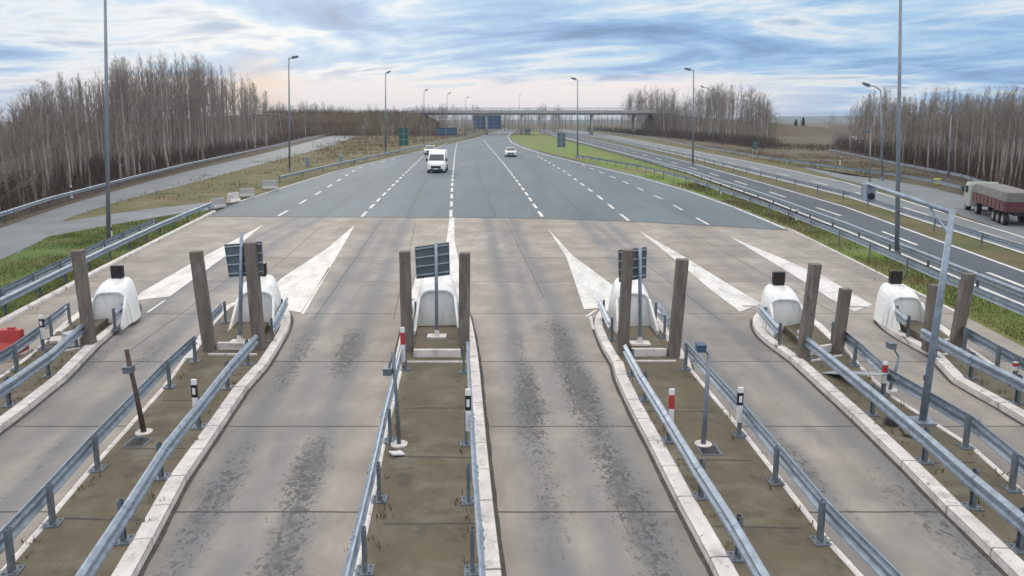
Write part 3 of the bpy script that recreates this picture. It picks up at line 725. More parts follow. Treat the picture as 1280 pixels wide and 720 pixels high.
# hatches, the fallen marker, the sheet of metal, the red box
for px, lab in (((173, 553), 'square dark hatch in the deck beside the rusty leaning pole'), ((886, 563), 'dark hatch in the deck at the foot of the grey pole with a blue head')):
    p = G(*px, ZD); r_ = thing('hatch', lab, 'hatch', p, 'hatches in the islands')
    MB().box(p+Vector((0, 0, .008)), (.42, .42, .016)).build('frame', 'steel', r_); MB().box(p+Vector((0, 0, .018)), (.34, .34, .012)).build('lid', 'black', r_)
p = G(495, 569, ZD); r_ = thing('fallen_marker', 'fallen white and red marker plate lying on the middle island', 'marker', p)
rz = Matrix.Rotation(.6, 3, 'Z') @ Matrix.Rotation(.25, 3, 'Y')
MB().box(p+Vector((.02, -.02, .06)), (.26, .18, .03), rz).build('plate', 'white', r_); MB().box(p+Vector((-.07, .06, .07)), (.16, .10, .035), rz).build('red_end', 'rust', r_)
p = G(1062, 466, ZD+.2); rot = Matrix.Rotation(.35, 3, 'Z') @ Matrix.Rotation(-.3, 3, 'X')
tag(MB().box(p, (.5, 2.3, .02), rot).build('metal_sheet', 'sigrib'), 'bent grey metal sheet lying beyond the guardrail beside the broken post', 'metal sheet')
p = G(2, 440, ZD); r_ = thing('red_barrier', 'red plastic road barrier beside the leftmost guardrail', 'barrier', p)
prof_b = [(-.24, 0), (-.24, .12), (-.12, .3), (-.09, .66), (.09, .66), (.12, .3), (.24, .12), (.24, 0)]
mb = MB(); mb.sweep([p+Vector((-.75, -.02, 0)), p+Vector((.62, .02, 0))], prof_b, True, [Vector((0, -1, 0))]*2); mb.build('body', 'red', r_, bevel=.02)
MB().box(p+Vector((-.3, 0, .69)), (.18, .1, .07)).box(p+Vector((.35, 0, .69)), (.18, .1, .07)).build('handle', 'red', r_, bevel=.01)
MB().box(p+Vector((.1, -.27, .06)), (.12, .04, .06)).build('plug', 'black', r_)
p = G(85, 425, ZD); r_ = thing('concrete_blocks', 'pale broken concrete slab lying between the rails of the leftmost island', 'slab', p)
MB().box(p+Vector((0, 0, .05)), (.9, .5, .1), Matrix.Rotation(.5, 3, 'Z')).build('slab', 'kerb', r_, bevel=.015)
MB().box(p+Vector((.1, .1, .16)), (.5, .4, .12), Matrix.Rotation(.9, 3, 'Z')).build('broken_piece', 'sigrib', r_, bevel=.01)
p = G(1143, 548, ZD); r_ = thing('old_anchor', 'bent rusty anchor bracket left in the deck of the mast island', 'bracket', p)
MB().bar(p+Vector((-.15, .1, .03)), p+Vector((.2, -.12, .04)), .05).build('flat_bar', 'rust', r_); MB().bar(p+Vector((-.15, .1, .03)), p+Vector((-.2, .2, .14)), .04).build('bent_end', 'rust', r_)
tag(MB().tube([G(1114, 530, ZD), G(1114, 530, ZD)+Vector((.02, 0, .12))], [.16, .13], 14).build('cut_stump', 'black'), 'short dark stump of a cut post in the mast island deck', 'stump')

# mast with a cantilever arm
p = G(1153, 527, ZD); q = D(1191, 262, p.y); root = thing('cantilever_mast', 'tall grey blue mast with a long cantilever arm over the lane', 'mast', p)
MB().tube([p, lerp(p, q, .5), q], [.08, .07, .058], 14).build('pole', 'galv', root, smooth=True)
MB().box(p+Vector((0, 0, .02)), (.42, .42, .04)).build('base_plate', 'galv', root)
e = D(1083, 229, p.y+2.6); j = lerp(p, q, .985)
MB().tube([j, lerp(j, e, .5), e], [.05, .047, .044], 12).build('arm', 'galv', root, smooth=True)
bx_ = MB().box(e+Vector((.06, 0, -.22)), (.22, .3, .42)).build('control_box', 'galv', root, bevel=.015)
MB().tube([e+Vector((.06, -.15, -.3)), e+Vector((.06, -.19, -.3))], .08, 12).build('lens', 'black', bx_)
MB().bar(j+Vector((0, 0, -.5)), lerp(j, e, .25), .04).build('brace', 'galv', root)

# ------------------------------------------------------------------ guardrails along the verges
def gp(pts): return [G(*p) for p in pts]
RG = 'guardrails along the roads'
guardrail('galvanised guardrail along the beige plaza edge in front of the tall left pole', gp([(-330, 565), (-100, 447), (0, 398), (130, 328), (200, 293), (262, 265)]), 1, 0, .72, spacing=2.5, group=RG, plates=False)
guardrail('second guardrail on the grass side of the tall left pole', gp([(-330, 552), (-100, 436), (0, 388), (130, 319), (195, 288)]), -1, 0, .72, spacing=2.5, group=RG, plates=False)
guardrail('pale guardrail curving along the foot of the bare wood beside the ramp', gp([(-260, 366), (-100, 311), (0, 281), (60, 259.5), (135, 238), (230, 212), (330, 189), (395, 173), (436, 163)]), 1, 0, .8, spacing=4, group=RG, plates=False)
guardrail('guardrail along the grassy slope left of the main road lanes', gp([(350, 229), (420, 211), (500, 192), (560, 178.5), (630, 159.5)]), 1, 0, .78, spacing=4, group=RG, plates=False)
guardrail('guardrail nearest the plaza on the verge before the motorway', gp([(720, 199), (800, 214), (860, 231), (960, 268), (1060, 311), (1160, 360), (1280, 415), (1420, 480)]), -1, 0, .78, spacing=4, group=RG, plates=False)
guardrail('guardrail along the near edge of the dark motorway carriageway', gp([(690, 171), (760, 190.5), (860, 219.5), (960, 255), (1060, 295), (1280, 390), (1420, 452)]), 1, 0, .78, spacing=4, group=RG, plates=False)
guardrail('guardrail on the median between the two motorway carriageways', gp([(700, 164.6), (760, 175.7), (860, 199), (960, 225.5), (1060, 252), (1280, 328), (1420, 378)]), -1, 0, .78, spacing=4, group=RG, plates=False)
guardrail('guardrail beyond the far motorway carriageway, before the field', gp([(720, 161.5), (800, 172), (860, 183.5), (960, 202), (1060, 217), (1110, 223.5), (1160, 232.5), (1280, 262.5), (1420, 310)]), -1, 0, .78, spacing=4, group=RG, plates=False)
guardrail('pale guardrail at the foot of the wood beyond the motorway', gp([(1035, 191), (1110, 208), (1200, 227), (1280, 255), (1420, 300)]), -1, 0, .85, spacing=4, group=RG, plates=False)

# ------------------------------------------------------------------ street lamps
def lamp(base, top, head, label, r=.09, style='flat'):
    p = G(*base); q = D(*top, p.y); h = D(*head, p.y); root = thing('street_lamp', label, 'street lamp', p, 'street lamps')
    MB().tube([p, lerp(p, q, .5), q], [r, r*.8, r*.55], 10).build('pole', 'pole', root, smooth=True)
    MB().tube([p, p+Vector((0, 0, .5))], [r*1.6, r*1.3], 10).build('base', 'pole', root)
    v = h-q; up = Vector((0, 0, .0)) if style == 'flat' else Vector((0, 0, v.length*.12))
    MB().tube([q, lerp(q, h, .5)+up, h], r*.5, 8).build('arm', 'pole', root, smooth=True)
    d = v.normalized() if v.length > .05 else Vector((1, 0, 0))
    hd = MB().bar(h-d*.1, h+d*.75, .38, .16, up=Vector((0, 1, 0)), w2=.26); hd.build('lamp_head', 'steel', root, bevel=.02)
lamp((136, 311), (131, -30), (150, -34), 'tallest lamp pole at left, rising from the verge out of the picture', .11)
lamp((362, 214), (361, 73), (366, 72), 'lamp with a flat head on the slope beside the ramp, before the sunrise glow', .13)
lamp((482, 192), (482, 92), (484, 91), 'lamp left of the main road beside the dark green direction board', .16)
lamp((530, 182), (530, 114), (532, 113), 'distant lamp just left of the oncoming white cars', .13)
lamp((559, 176), (559, 118), (561, 117), 'distant lamp beside the small blue board left of the road', .13)
lamp((582, 171), (582, 123), (584, 122), 'most distant lamp left of the main road, before the wide blue board', .13)
lamp((722, 198), (722, 100), (719, 99), 'lamp on the green median beyond the small dark board', .14)
lamp((866, 208), (867, 88), (862, 87), 'tall flat headed lamp on the motorway verge before the bare poplars', .14)
lamp((892, 182), (889, 114), (879, 109), 'curved arm lamp beyond the motorway among the bare poplars', .17, 'curve')
lamp((1103, 226), (1101, 113), (1086, 107), 'curved arm lamp at the near edge of the right wood', .12, 'curve')
lamp((1121, 326), (1126, -20), (1112, -26), 'tallest lamp pole at right, rising from the verge out of the picture', .11)
lamp((1185, 228), (1189, 143), (1189.5, 141), 'lamp with a square white head before the dense right wood', .10)
lamp((1087, 228), (1088, 166), (1086, 165), 'short slim lamp beside the curved arm lamp near the right wood', .09)
lamp((649, 163), (649, 120), (650, 119), 'tiny far lamp beyond the overpass above the road bend', .2)

# ------------------------------------------------------------------ overpass and its embankments
YO = 330.0
def ov(u, v): return D(u, v, YO)
root = thing('overpass', 'long pale concrete overpass crossing above the far end of the road', 'bridge', (ov(640, 160).x, YO, 0))
zl, zt, zb = ov(640, 141.5).z, ov(640, 137.8).z, ov(640, 143.5).z
xa, xb = ov(505, 140).x, ov(850, 140).x
MB().box(((xa+xb)/2, YO+5, (zl+zt)/2), (xb-xa, 10, zt-zl)).build('deck', 'concrete', root)
MB().box(((xa+xb)/2, YO+5, (zl+zb)/2), (xb-xa, 8.6, zl-zb-.02)).build('girder', 'bridgedark', root)
for yy in (YO-.3, YO+10.3):
    mb = MB(); mb.box(((xa+xb)/2, yy, zt+1.05), (xb-xa, .07, .1)).box(((xa+xb)/2, yy, zt+.6), (xb-xa, .05, .08))
    x = xa
    while x < xb: mb.box((x, yy, zt+.5), (.08, .08, 1.1)); x += 4
    mb.build('railing', 'galv', root)
for u in (520, 608, 652, 741, 795):
    x = ov(u, 150).x
    for yy in (YO+2, YO+8): MB().tube([Vector((x, yy, -.1)), Vector((x, yy, zb))], .55, 12).build('pier', 'concrete', root, smooth=True)
def embank(name, x0, x1, top, y0, y1, m):
    mb = MB(); n = 30
    for i in range(n+1):
        x = lerp(x0, x1, i/n); h = top(i/n)
        for dy, k in ((-16, 0), (-10, .4), (0, 1), (y1-y0, 1), (y1-y0+16, 0)):
            mb.v.append((x, y0+dy+1.5*mnoise.noise((x*.05, dy, 0)), max(-.2, h*k+(.5*mnoise.noise((x*.08, dy*.1, 3)) if 0 < k else 0))))
    for i in range(n):
        for j in range(4): a = i*5+j; mb.f.append((a, a+5, a+6, a+1))
    mb.f += [(4, 3, 2, 1, 0), tuple(n*5+j for j in range(5))]
    return struct(mb, name, m)
embank('embankment', ov(-60, 150).x, ov(545, 150).x, lambda t: zl*min(1, .25+t*1.1)*(1 if t < .97 else .6), YO-.5, YO+12, 'field')
embank('embankment_beyond_motorway', ov(815, 150).x, ov(1300, 150).x, lambda t: zl*max(.0, 1-t*1.5), YO-.5, YO+12, 'field')

# ------------------------------------------------------------------ roadside boards and small verge things
def board(cn, base_v, m, label, yp=None, legs=True, grid=(2, 3), cat='sign'):
    (u0, v0, u1, v1) = cn; p = G((u0+u1)/2, base_v); y = p.y; root = thing('sign_board', label, cat, p, 'roadside direction boards')
    a, b = D(u0, v1, y), D(u1, v0, y); w, h = b.x-a.x, b.z-a.z
    pn = MB().box(((a.x+b.x)/2, y, (a.z+b.z)/2), (w, .08, h)); pn = pn.build('panel', m, root)
    fr_ = MB()
    for i in range(1, grid[0]): fr_.box((a.x+w*i/grid[0], y-.05, (a.z+b.z)/2), (.06, .02, h*.96))
    for i in range(1, grid[1]): fr_.box(((a.x+b.x)/2, y-.06, a.z+h*i/grid[1]), (w*.96, .02, .06))
    fr_.build('rib', 'sigrib', pn)
    for k in (.12, .88):
        MB().tube([(a.x+w*k, y+.1, -.05), (a.x+w*k, y+.1, b.z)], .08, 8).build('leg', 'sigrib', root)
board((499, 160, 510, 182), 190, 'green', 'dark green direction board on two legs left of the main road')
board((696.5, 166, 707, 184), 196, 'signback', 'small dark direction board on two legs in the green median')
board((545, 159.5, 571, 169), 178, 'blue', 'small blue board beyond the oncoming cars')
board((592, 144, 626, 161), 166, 'blue', 'wide blue board under the overpass left of the road bend', grid=(4, 4))
def jersey(px, label, rot, s=1.0):
    s *= .8
    p = G(*px); r_ = thing('concrete_barrier', label, 'barrier', p, 'pale blocks at the start of the slope')
    pr = [(-.3, 0), (-.3, .15), (-.15, .35), (-.1, .95), (.1, .95), (.15, .35), (.3, .15), (.3, 0)]
    d = Vector((math.cos(rot), math.sin(rot), 0)); n = Vector((d.y, -d.x, 0)); mb = MB()
    mb.sweep([p-d*.75*s, p+d*.75*s], [(x*s, z*s) for x, z in pr], True, [n, n]); mb.build('block', 'kerb' if 'white' in label else 'concrete', r_, bevel=.03)
    MB().bar(p-d*.3+Vector((0, 0, .95*s)), p+d*.3+Vector((0, 0, .95*s)), .06, .05).build('lifting_bar', 'steel', r_)
board((940.5, 176, 948, 186), 193, 'green', 'small teal board on two legs beyond the motorway, before the brown field')
jersey((273, 260), 'grey brown concrete block at the plaza corner, nearest the camera', 1.2, 1.0)
jersey((292, 253), 'bright white barrier block, second from the plaza corner', 1.3, 1.05)
jersey((309, 246), 'pale barrier block, third from the plaza corner', .4, 1.0)
jersey((338, 236.5), 'pale barrier block farthest up the slope before the guardrail', .2, 1.15)
def verge_post(px, top, label, col='black'):
    p = G(*px); q = D(*top, p.y); q.x = p.x; r_ = thing('marker_post', label, 'marker post', p, 'marker posts on the verge')
    MB().bar(p, q, .12, .08, up=Vector((0, 1, 0))).build('stem', 'white', r_); MB().bar(lerp(p, q, .62), lerp(p, q, .86), .126, .086, up=Vector((0, 1, 0))).build('colour_band', col, r_)
verge_post((131, 313), (130, 300), 'white topped marker at the foot of the tall left pole')
verge_post((139, 300), (137.5, 281), 'slim white marker behind the tall left pole')
verge_post((90, 248), (90, 232), 'pale marker behind the guardrail at the foot of the wood')
verge_post((1050, 206), (1050, 196), 'small marker in the brown field near the right wood')
verge_post((901, 243), (901, 228), 'marker on the grass between plaza edge and motorway, nearer the road lines')
verge_post((995, 276), (995, 262), 'dark banded marker between the two guardrails beside the motorway')
p = G(1171, 231); r_ = thing('yellow_bin', 'yellow grit bin on the grass before the right wood', 'bin', p)
MB().box(p+Vector((0, 0, .275)), (.5, .42, .55), taper=1.1).build('bin_body', 'yellow', r_, bevel=.05); MB().box(p+Vector((0, -.01, .60)), (.62, .52, .09), taper=.8).build('lid', 'yellow', r_, bevel=.03)
p = G(722, 199)
# small shrine-like cabinets on the slope
for px, lab in (((427, 205), 'grey cabinet on the grassy slope beside the guardrail'), ((385, 207), 'pale cabinet post higher on the grassy slope near the lamp')):
    p = G(*px); r_ = thing('cabinet', lab, 'cabinet', p, 'cabinets on the slope')
    MB().box(p+Vector((0, 0, .6)), (.6, .4, 1.2)).build('housing', 'sigrib', r_, bevel=.02); MB().box(p+Vector((0, -.21, .6)), (.5, .02, 1.0)).build('door', 'galv', r_); MB().box(p+Vector((0, 0, 1.23)), (.7, .5, .06)).build('roof', 'steel', r_)

# ------------------------------------------------------------------ vehicles
def loft(secs, name, m, parent, smooth=True):
    mb = MB(); n = len(secs[0])
    for s in secs: mb.v += [tuple(p) for p in s]
    for i in range(len(secs)-1):
        for k in range(n): a = i*n+k; b = i*n+(k+1) % n; mb.f.append((a, b, b+n, a+n))
    mb.f += [tuple(range(n-1, -1, -1)), tuple((len(secs)-1)*n+k for k in range(n))]
    return mb.build(name, m, parent, smooth=smooth)
def car(px, heading, label, s=1.0, suv=True):
    p = G(*px); root = thing('car', label, 'car', (0, 0, 0), 'white cars')
    H0 = .98 if suv else .86
    def sec(y, hw, z0, z1, n=3):   # rounded rectangular section in x-z
        r = min(.14, (z1-z0)/2.2, hw/2); out = []
        for cx_, cz_, a0 in ((hw-r, z1-r, 0), (-hw+r, z1-r, 90), (-hw+r, z0+r, 180), (hw-r, z0+r, 270)):
            for k in range(n+1):
                a = R(a0+90*k/n); out.append(Vector((cx_+r*math.cos(a), y, cz_+r*math.sin(a))))
        return out
    body = [(-2.12, .66, .34, .70), (-2.02, .80, .24, .84), (-1.75, .88, .2, H0-.02), (-1.2, .91, .2, H0+.05), (-.8, .92, .2, H0+.08), (.6, .92, .2, H0+.10), (1.5, .91, .2, H0+.10), (1.95, .87, .24, H0+.04), (2.1, .78, .34, .92)]
    loft([sec(*b) for b in body], 'body', 'carwhite', root)
    T = 1.62 if suv else 1.46
    gh = [(-1.02, .82, H0+.02, H0+.12), (-.55, .76, H0+.02, T-.22), (-.2, .69, H0+.02, T-.02), (.5, .69, H0+.02, T), (1.35, .68, H0+.02, T-.05), (1.75, .74, H0+.02, H0+.42), (1.98, .78, H0+.02, H0+.14)]
    loft([sec(*b) for b in gh], 'cabin', 'carwhite', root)
    def quad(name, pts, m, par=root, th=.012):
        a = [Vector(q) for q in pts]; n = (a[1]-a[0]).cross(a[3]-a[0]).normalized()*th
        return MB().add([q+n for q in a]+[q-n for q in a], [(0, 1, 2, 3), (7, 6, 5, 4), (0, 4, 5, 1), (1, 5, 6, 2), (2, 6, 7, 3), (3, 7, 4, 0)]).build(name, m, par)
    quad('windscreen', [(-.74, -1.02, H0+.13), (.74, -1.02, H0+.13), (.60, -.25, T-.05), (-.60, -.25, T-.05)], 'glass')
    quad('rear_window', [(.70, 1.93, H0+.2), (-.70, 1.93, H0+.2), (-.58, 1.46, T-.12), (.58, 1.46, T-.12)], 'glass')
    for k in (-1, 1):
        quad('side_window', [(.80*k, -.72, H0+.13), (.80*k, .38, H0+.13), (.705*k, .36, T-.13), (.705*k, -.22, T-.12)], 'glass')
        quad('side_window', [(.80*k, .46, H0+.13), (.79*k, 1.55, H0+.13), (.70*k, 1.3, T-.16), (.705*k, .44, T-.13)], 'glass')
        MB().box((.66*k, -2.06, .74), (.34, .12, .15)).build('headlight', 'headlight', root, bevel=.03)
        MB().box((.95*k, -.72, H0+.14), (.2, .12, .14)).build('mirror', 'carwhite', root, bevel=.03)
        for yy in (-1.32, 1.32):
            w = MB(); w.tube([(.74*k, yy, .33), (.94*k, yy, .33)], .335, 20); tw = w.build('wheel', 'rubber', root)
            MB().tube([(.935*k, yy, .33), (.955*k, yy, .33)], .20, 14).build('rim', 'alloy', tw)
    MB().box((0, -2.125, .60), (.92, .05, .24)).build('grille', 'black', root, bevel=.02)
    MB().box((0, -2.10, .33), (1.35, .10, .17)).build('lower_bumper', 'black', root, bevel=.02)
    MB().box((0, -2.165, .46), (.50, .02, .11)).build('number_plate', 'white', root)
    root.location = p; root.rotation_euler.z = heading; root.scale = (s, s, s); return root
def van(px, heading, label, s=1.0):
    root = thing('van', label, 'van', (0, 0, 0)); secs = []
    for y, hw, z0, z1 in ((-2.75, .78, .34, .85), (-2.66, .94, .24, 1.08), (-2.3, 1.0, .22, 1.22), (-1.85, 1.02, .22, 1.36), (-1.35, .99, .22, 2.05), (-1.0, .96, .22, 2.36), (-.5, .96, .22, 2.46), (2.6, .96, .22, 2.46), (2.72, .92, .3, 2.38)):
        r = .12; pr = [(-hw, z0+r), (-hw+r, z0), (hw-r, z0), (hw, z0+r), (hw, lerp(z0, z1, .55)), (hw*.95, z1-r), (hw*.95-r*1.3, z1), (-hw*.95+r*1.3, z1), (-hw*.95, z1-r), (-hw, lerp(z0, z1, .55))]
        secs.append([Vector((x, y, z)) for x, z in pr])
    loft(secs, 'body', 'carwhite', root)
    def slab(name, a, m, par=root):
        a = [Vector(q) for q in a]; n = (a[1]-a[0]).cross(a[3]-a[0]).normalized()*.015
        return MB().add([q+n for q in a]+[q-n for q in a], [(0, 1, 2, 3), (7, 6, 5, 4), (0, 4, 5, 1), (1, 5, 6, 2), (2, 6, 7, 3), (3, 7, 4, 0)]).build(name, m, par)
    slab('windscreen', [(-.86, -1.86, 1.37), (.86, -1.86, 1.37), (.76, -1.36, 2.03), (-.76, -1.36, 2.03)], 'glass')
    for k in (-1, 1):
        slab('side_window', [(1.005*k, -1.45, 1.35), (1.005*k, -.55, 1.35), (.955*k, -.55, 1.95), (.955*k, -1.1, 1.95)], 'glass')
        MB().box((.72*k, -2.66, .92), (.36, .12, .2)).build('headlight', 'headlight', root, bevel=.03); MB().box((1.12*k, -1.62, 1.45), (.2, .14, .3)).build('mirror', 'black', root, bevel=.03)
        for yy in (-1.85, 1.75):
            tw = MB().tube([(.80*k, yy, .36), (1.03*k, yy, .36)], .36, 20).build('wheel', 'rubber', root); MB().tube([(1.025*k, yy, .36), (1.045*k, yy, .36)], .21, 14).build('rim', 'alloy', tw)
    MB().box((0, -2.755, .68), (1.1, .06, .3)).build('grille', 'black', root, bevel=.02); MB().box((0, -2.70, .36), (1.6, .12, .26)).build('lower_bumper', 'black', root, bevel=.03)
    MB().box((0, -2.79, .50), (.52, .02, .11)).build('number_plate', 'white', root)
    root.location = G(*px); root.rotation_euler.z = heading; root.scale = (s, s, s)
van((547.5, 214.5), .02, 'tall white van with a black grille, nearest of the oncoming vehicles', 1.12)
car((538, 193), .03, 'white car half hidden behind the tall oncoming white van', 1.15, False)
car((638.5, 195.5), .0, 'lone white car in the lane beside the green median', 1.12, False)
car((1071, 176), 1.35, 'pale car standing far off on the brown field road before the right wood', 1.0, False)
def truck(p, heading, label, red, s=1.0, name='truck'):
    root = thing(name, label, 'truck', (0, 0, 0))
    side, top, cab = red
    # cab at -y end
    secs = []
    for y, hw, z0, z1 in ((-2.2, 1.10, .5, 1.5), (-2.12, 1.18, .45, 2.2), (-1.75, 1.2, .45, 2.75), (-.2, 1.2, .45, 2.85), (0, 1.15, .5, 2.6)):
        secs.append([Vector((x*hw, y, z)) for x, z in ((-1, z0), (1, z0), (1, lerp(z0, z1, .85)), (.9, z1), (-.9, z1), (-1, lerp(z0, z1, .85)))])
    cb = loft(secs, 'cab', cab, root, False)
    MB().add([(-1.02, -2.19, 1.55), (1.02, -2.19, 1.55), (1.0, -1.84, 2.5), (-1.0, -1.84, 2.5), (-1.02, -2.14, 1.5), (1.02, -2.14, 1.5), (1.0, -1.79, 2.5), (-1.0, -1.79, 2.5)], [(0, 1, 2, 3), (7, 6, 5, 4), (0, 4, 5, 1), (1, 5, 6, 2), (2, 6, 7, 3), (3, 7, 4, 0)]).build('windscreen', 'glass', cb)
    for k in (-1, 1):
        MB().box((1.205*k, -1.2, 2.05), (.02, .9, .7)).build('side_window', 'glass', cb); MB().box((.8*k, -2.2, .8), (.4, .08, .22)).build('headlight', 'headlight', cb)
        MB().box((1.38*k, -1.9, 2.0), (.16, .16, .5)).build('mirror', 'black', cb)
    MB().box((0, 5.2, 1.0), (1.0, 10.0, .3)).build('chassis', 'black', root)
    rb = MB().box((0, 5.6, 1.55), (2.46, 9.4, .8))
    for i in range(9): rb.box((1.24, 1.2+i*1.1, 1.55), (.05, .1, .78)).box((-1.24, 1.2+i*1.1, 1.55), (.05, .1, .78))
    rb.build('trailer_side', side, root)
    MB().box((0, 5.6, 2.36), (2.4, 9.3, .84), taper=.93, tapery=.99).build('tarpaulin', top, root, bevel=.08)
    for yy in (-1.2, 2.2, 7.2, 8.5, 9.8):
        for k in (-1, 1):
            w = MB(); w.tube([(.82*k, yy, .5), (1.18*k, yy, .5)], .5, 18); tw = w.build('wheel', 'rubber', root); MB().tube([(1.175*k, yy, .5), (1.2*k, yy, .5)], .28, 12).build('rim', 'alloy', tw)
    root.location = p; root.rotation_euler.z = heading; root.scale = (s, s, s); return root
pa, pb = G(1222, 262), G(1400, 333)
d = (pb-pa).normalized(); truck(pa+d*1.3, math.atan2(d.y, d.x)-math.pi/2, 'long lorry with a dark red trailer and a pale green cab leaving beyond the motorway', ('truckred', 'trucktarp', 'cabgreen'), .76)
truck(G(659.5, 168), 0, 'dark lorry far down the road beside the tip of the green median', ('signback', 'black', 'signback'), 1.0, 'lorry')

# ------------------------------------------------------------------ trees
def skeleton(rnd, h, spread, levels=3, upness=.55, clear=.35, nb=16, lean=.02):
    """trunk tube and a list of branch tubes of a bare tree of height h"""
    tr, br = MB(), MB()
    pts = [Vector((0, 0, -.1))]; x = y = 0
    n = 7
    for k in range(1, n+1):
        x += rnd.gauss(0, lean*h*.25); y += rnd.gauss(0, lean*h*.25); pts.append(Vector((x, y, h*k/n)))
    r0 = h*.0105+.03; rs = [max(.012, r0*(1-.92*k/n)) for k in range(n+1)]
    tr.tube(pts, rs, 6)
    def along(t):
        f = t*n; i = min(n-1, int(f)); return lerp(pts[i], pts[i+1], f-i), rs[i]
    def grow(p, d, ln, r, lev):
        q = p; dirs = d.normalized(); seg = 3 if lev < 3 else 2; ps = [p]
        for k in range(seg):
            dirs = (dirs+Vector((rnd.gauss(0, .16), rnd.gauss(0, .16), .14*upness+rnd.gauss(0, .08)))).normalized(); q = q+dirs*ln/seg; ps.append(q)
        br.tube(ps, [max(.006, r*(1-.75*k/seg)) for k in range(seg+1)], 3, caps=False)
        if lev >= levels: return
        for k in range(rnd.randint(3, 5)):
            t = rnd.uniform(.25, 1); i = min(seg-1, int(t*seg)); b = lerp(ps[i], ps[i+1], t*seg-i)
            a = rnd.uniform(0, 6.283); side = Vector((math.cos(a), math.sin(a), rnd.uniform(-.1, .6))); nd = (dirs*.9+side*.75).normalized()
            grow(b, nd, ln*rnd.uniform(.38, .62), r*.5, lev+1)
    for k in range(nb):
        t = clear+(1-clear)*(k+rnd.random())/nb; t = min(t, .985); p, r = along(t)
        a = k*2.4+rnd.uniform(-.5, .5); d = Vector((math.cos(a)*(1-upness), math.sin(a)*(1-upness), upness+rnd.uniform(-.1, .15)))
        grow(p, d, spread*h*(1.15-t)*rnd.uniform(.7, 1.2), r*.5, 1)
    return tr, br
def proto(kind, seed, h, bark, twig, **k):
    rnd = random.Random(seed); tr, br = skeleton(rnd, h, **k)
    root = thing(kind, 'x', 'tree', (0, 0, 0)); a = tr.build('trunk', bark, root); b = br.build('crown', twig, root); return root
HT = 14.0
PR = [proto('bare_tree', i, HT, 'bark' if i % 3 else 'barkdark', 'twig', spread=(.34, .42, .30, .38)[i % 4], upness=(.66, .56, .74)[i % 3], clear=(.38, .5, .3, .45)[i % 4], nb=(24, 20, 26)[i % 3], lean=.03) for i in range(9)]
PR += [proto('bare_tree', 40+i, HT, 'bark', 'twig', spread=.55, upness=.52, clear=.16, nb=16, lean=.05) for i in range(3)]
USED = set()
def plant(p, h, label, group, rnd, k=None, wid=1.0):
    i = rnd.randrange(9) if k is None else k
    r = PR[i] if i not in USED else copy_tree(PR[i])
    first = i not in USED; USED.add(i)
    r.location = (p.x, p.y, 0); r.rotation_euler = (rnd.gauss(0, .015), rnd.gauss(0, .015), rnd.uniform(0, 6.28)); s = h/HT; r.scale = (s*wid, s*wid, s)
    r['label'] = label; r['category'] = 'tree'; r['group'] = group; return r
def height_for(p, v):
    """height a tree at p needs for its top to reach picture row v"""
    return D(640, v, p.y).z
rnd = random.Random(21)
SIL_L = [(-120, 165), (-60, 150), (0, 138), (40, 122), (60, 104), (110, 92), (150, 80), (190, 72), (235, 68), (285, 78), (315, 92), (332, 112), (350, 128), (400, 126), (440, 128), (470, 138)]
BASE_L = [(-140, 318), (0, 273), (60, 252), (135, 232), (230, 206), (330, 184), (400, 168), (440, 160), (470, 156)]
def forest_point(base, rnd, back, u0, u1):
    u = rnd.uniform(u0, u1); p = G(u, interp(base, u)-.5); d = Vector((p.x, p.y, 0)).normalized(); return p+d*back*rnd.random()**1.1+d*.5
GL = 'bare trees of the wood beside the ramp'; LL = 'leafless grey tree in the wood along the curving ramp at left'
cnt = 0
for i in range(105):
    u0, u1 = (-30, 335) if i < 92 else (335, 460)
    p = forest_point(BASE_L, rnd, (4 if i < 34 else 26) if i < 92 else 40, u0, u1); u, _ = proj(p); v = interp(SIL_L, u)
    if i < 34 and i % 3 == 0: v = v+rnd.uniform(20, 60)
    else: v += abs(rnd.gauss(0, 9))
    h = max(3.2, min(26, height_for(p, v))); plant(p, h, LL, GL, rnd, k=9+(i//3) % 3 if i < 34 and i % 3 == 0 else None, wid=rnd.uniform(.75, 1.1)*(.85 if h > 10 else 1.15))
SIL_R = [(1045, 150), (1062, 132), (1078, 118), (1100, 112), (1150, 112), (1200, 110), (1240, 107), (1280, 108), (1400, 112)]
BASE_R = [(1045, 186), (1110, 202), (1200, 221), (1280, 240), (1400, 275)]
GR = 'bare trees of the wood beyond the motorway'; LR = 'leafless tree in the dense wood beyond the motorway at right'
for i in range(78):
    p = forest_point(BASE_R, rnd, 5 if i < 28 else 30, 1060, 1320); u, _ = proj(p); v = interp(SIL_R, u)+abs(rnd.gauss(0, 7))
    if i < 28 and i % 3 == 0: v += rnd.uniform(5, 30)
    plant(p, max(4, min(26, height_for(p, v))), LR, GR, rnd, wid=rnd.uniform(.75, 1.05)*.9)
GM = 'bare poplars beyond the motorway bend'; LM = 'leafless poplar in the clump right of the overpass end'
for i in range(64):
    u = rnd.uniform(784, 845) if i < 24 else rnd.uniform(852, 962); v0 = interp([(780, 166), (860, 172), (960, 184)], u)
    p = G(u, v0); d = Vector((p.x, p.y, 0)).normalized(); p = p+d*rnd.uniform(0, 50); v = interp([(780, 122), (790, 112), (815, 107), (840, 112), (850, 122), (866, 114), (900, 106), (930, 108), (950, 118), (965, 130)], u)+abs(rnd.gauss(0, 6))
    plant(p, max(5, height_for(p, v)), LM, GM, rnd, k=9+(i//3) % 3 if i % 3 == 0 else None, wid=rnd.uniform(.9, 1.25))
GB = 'distant bare trees on the skyline'
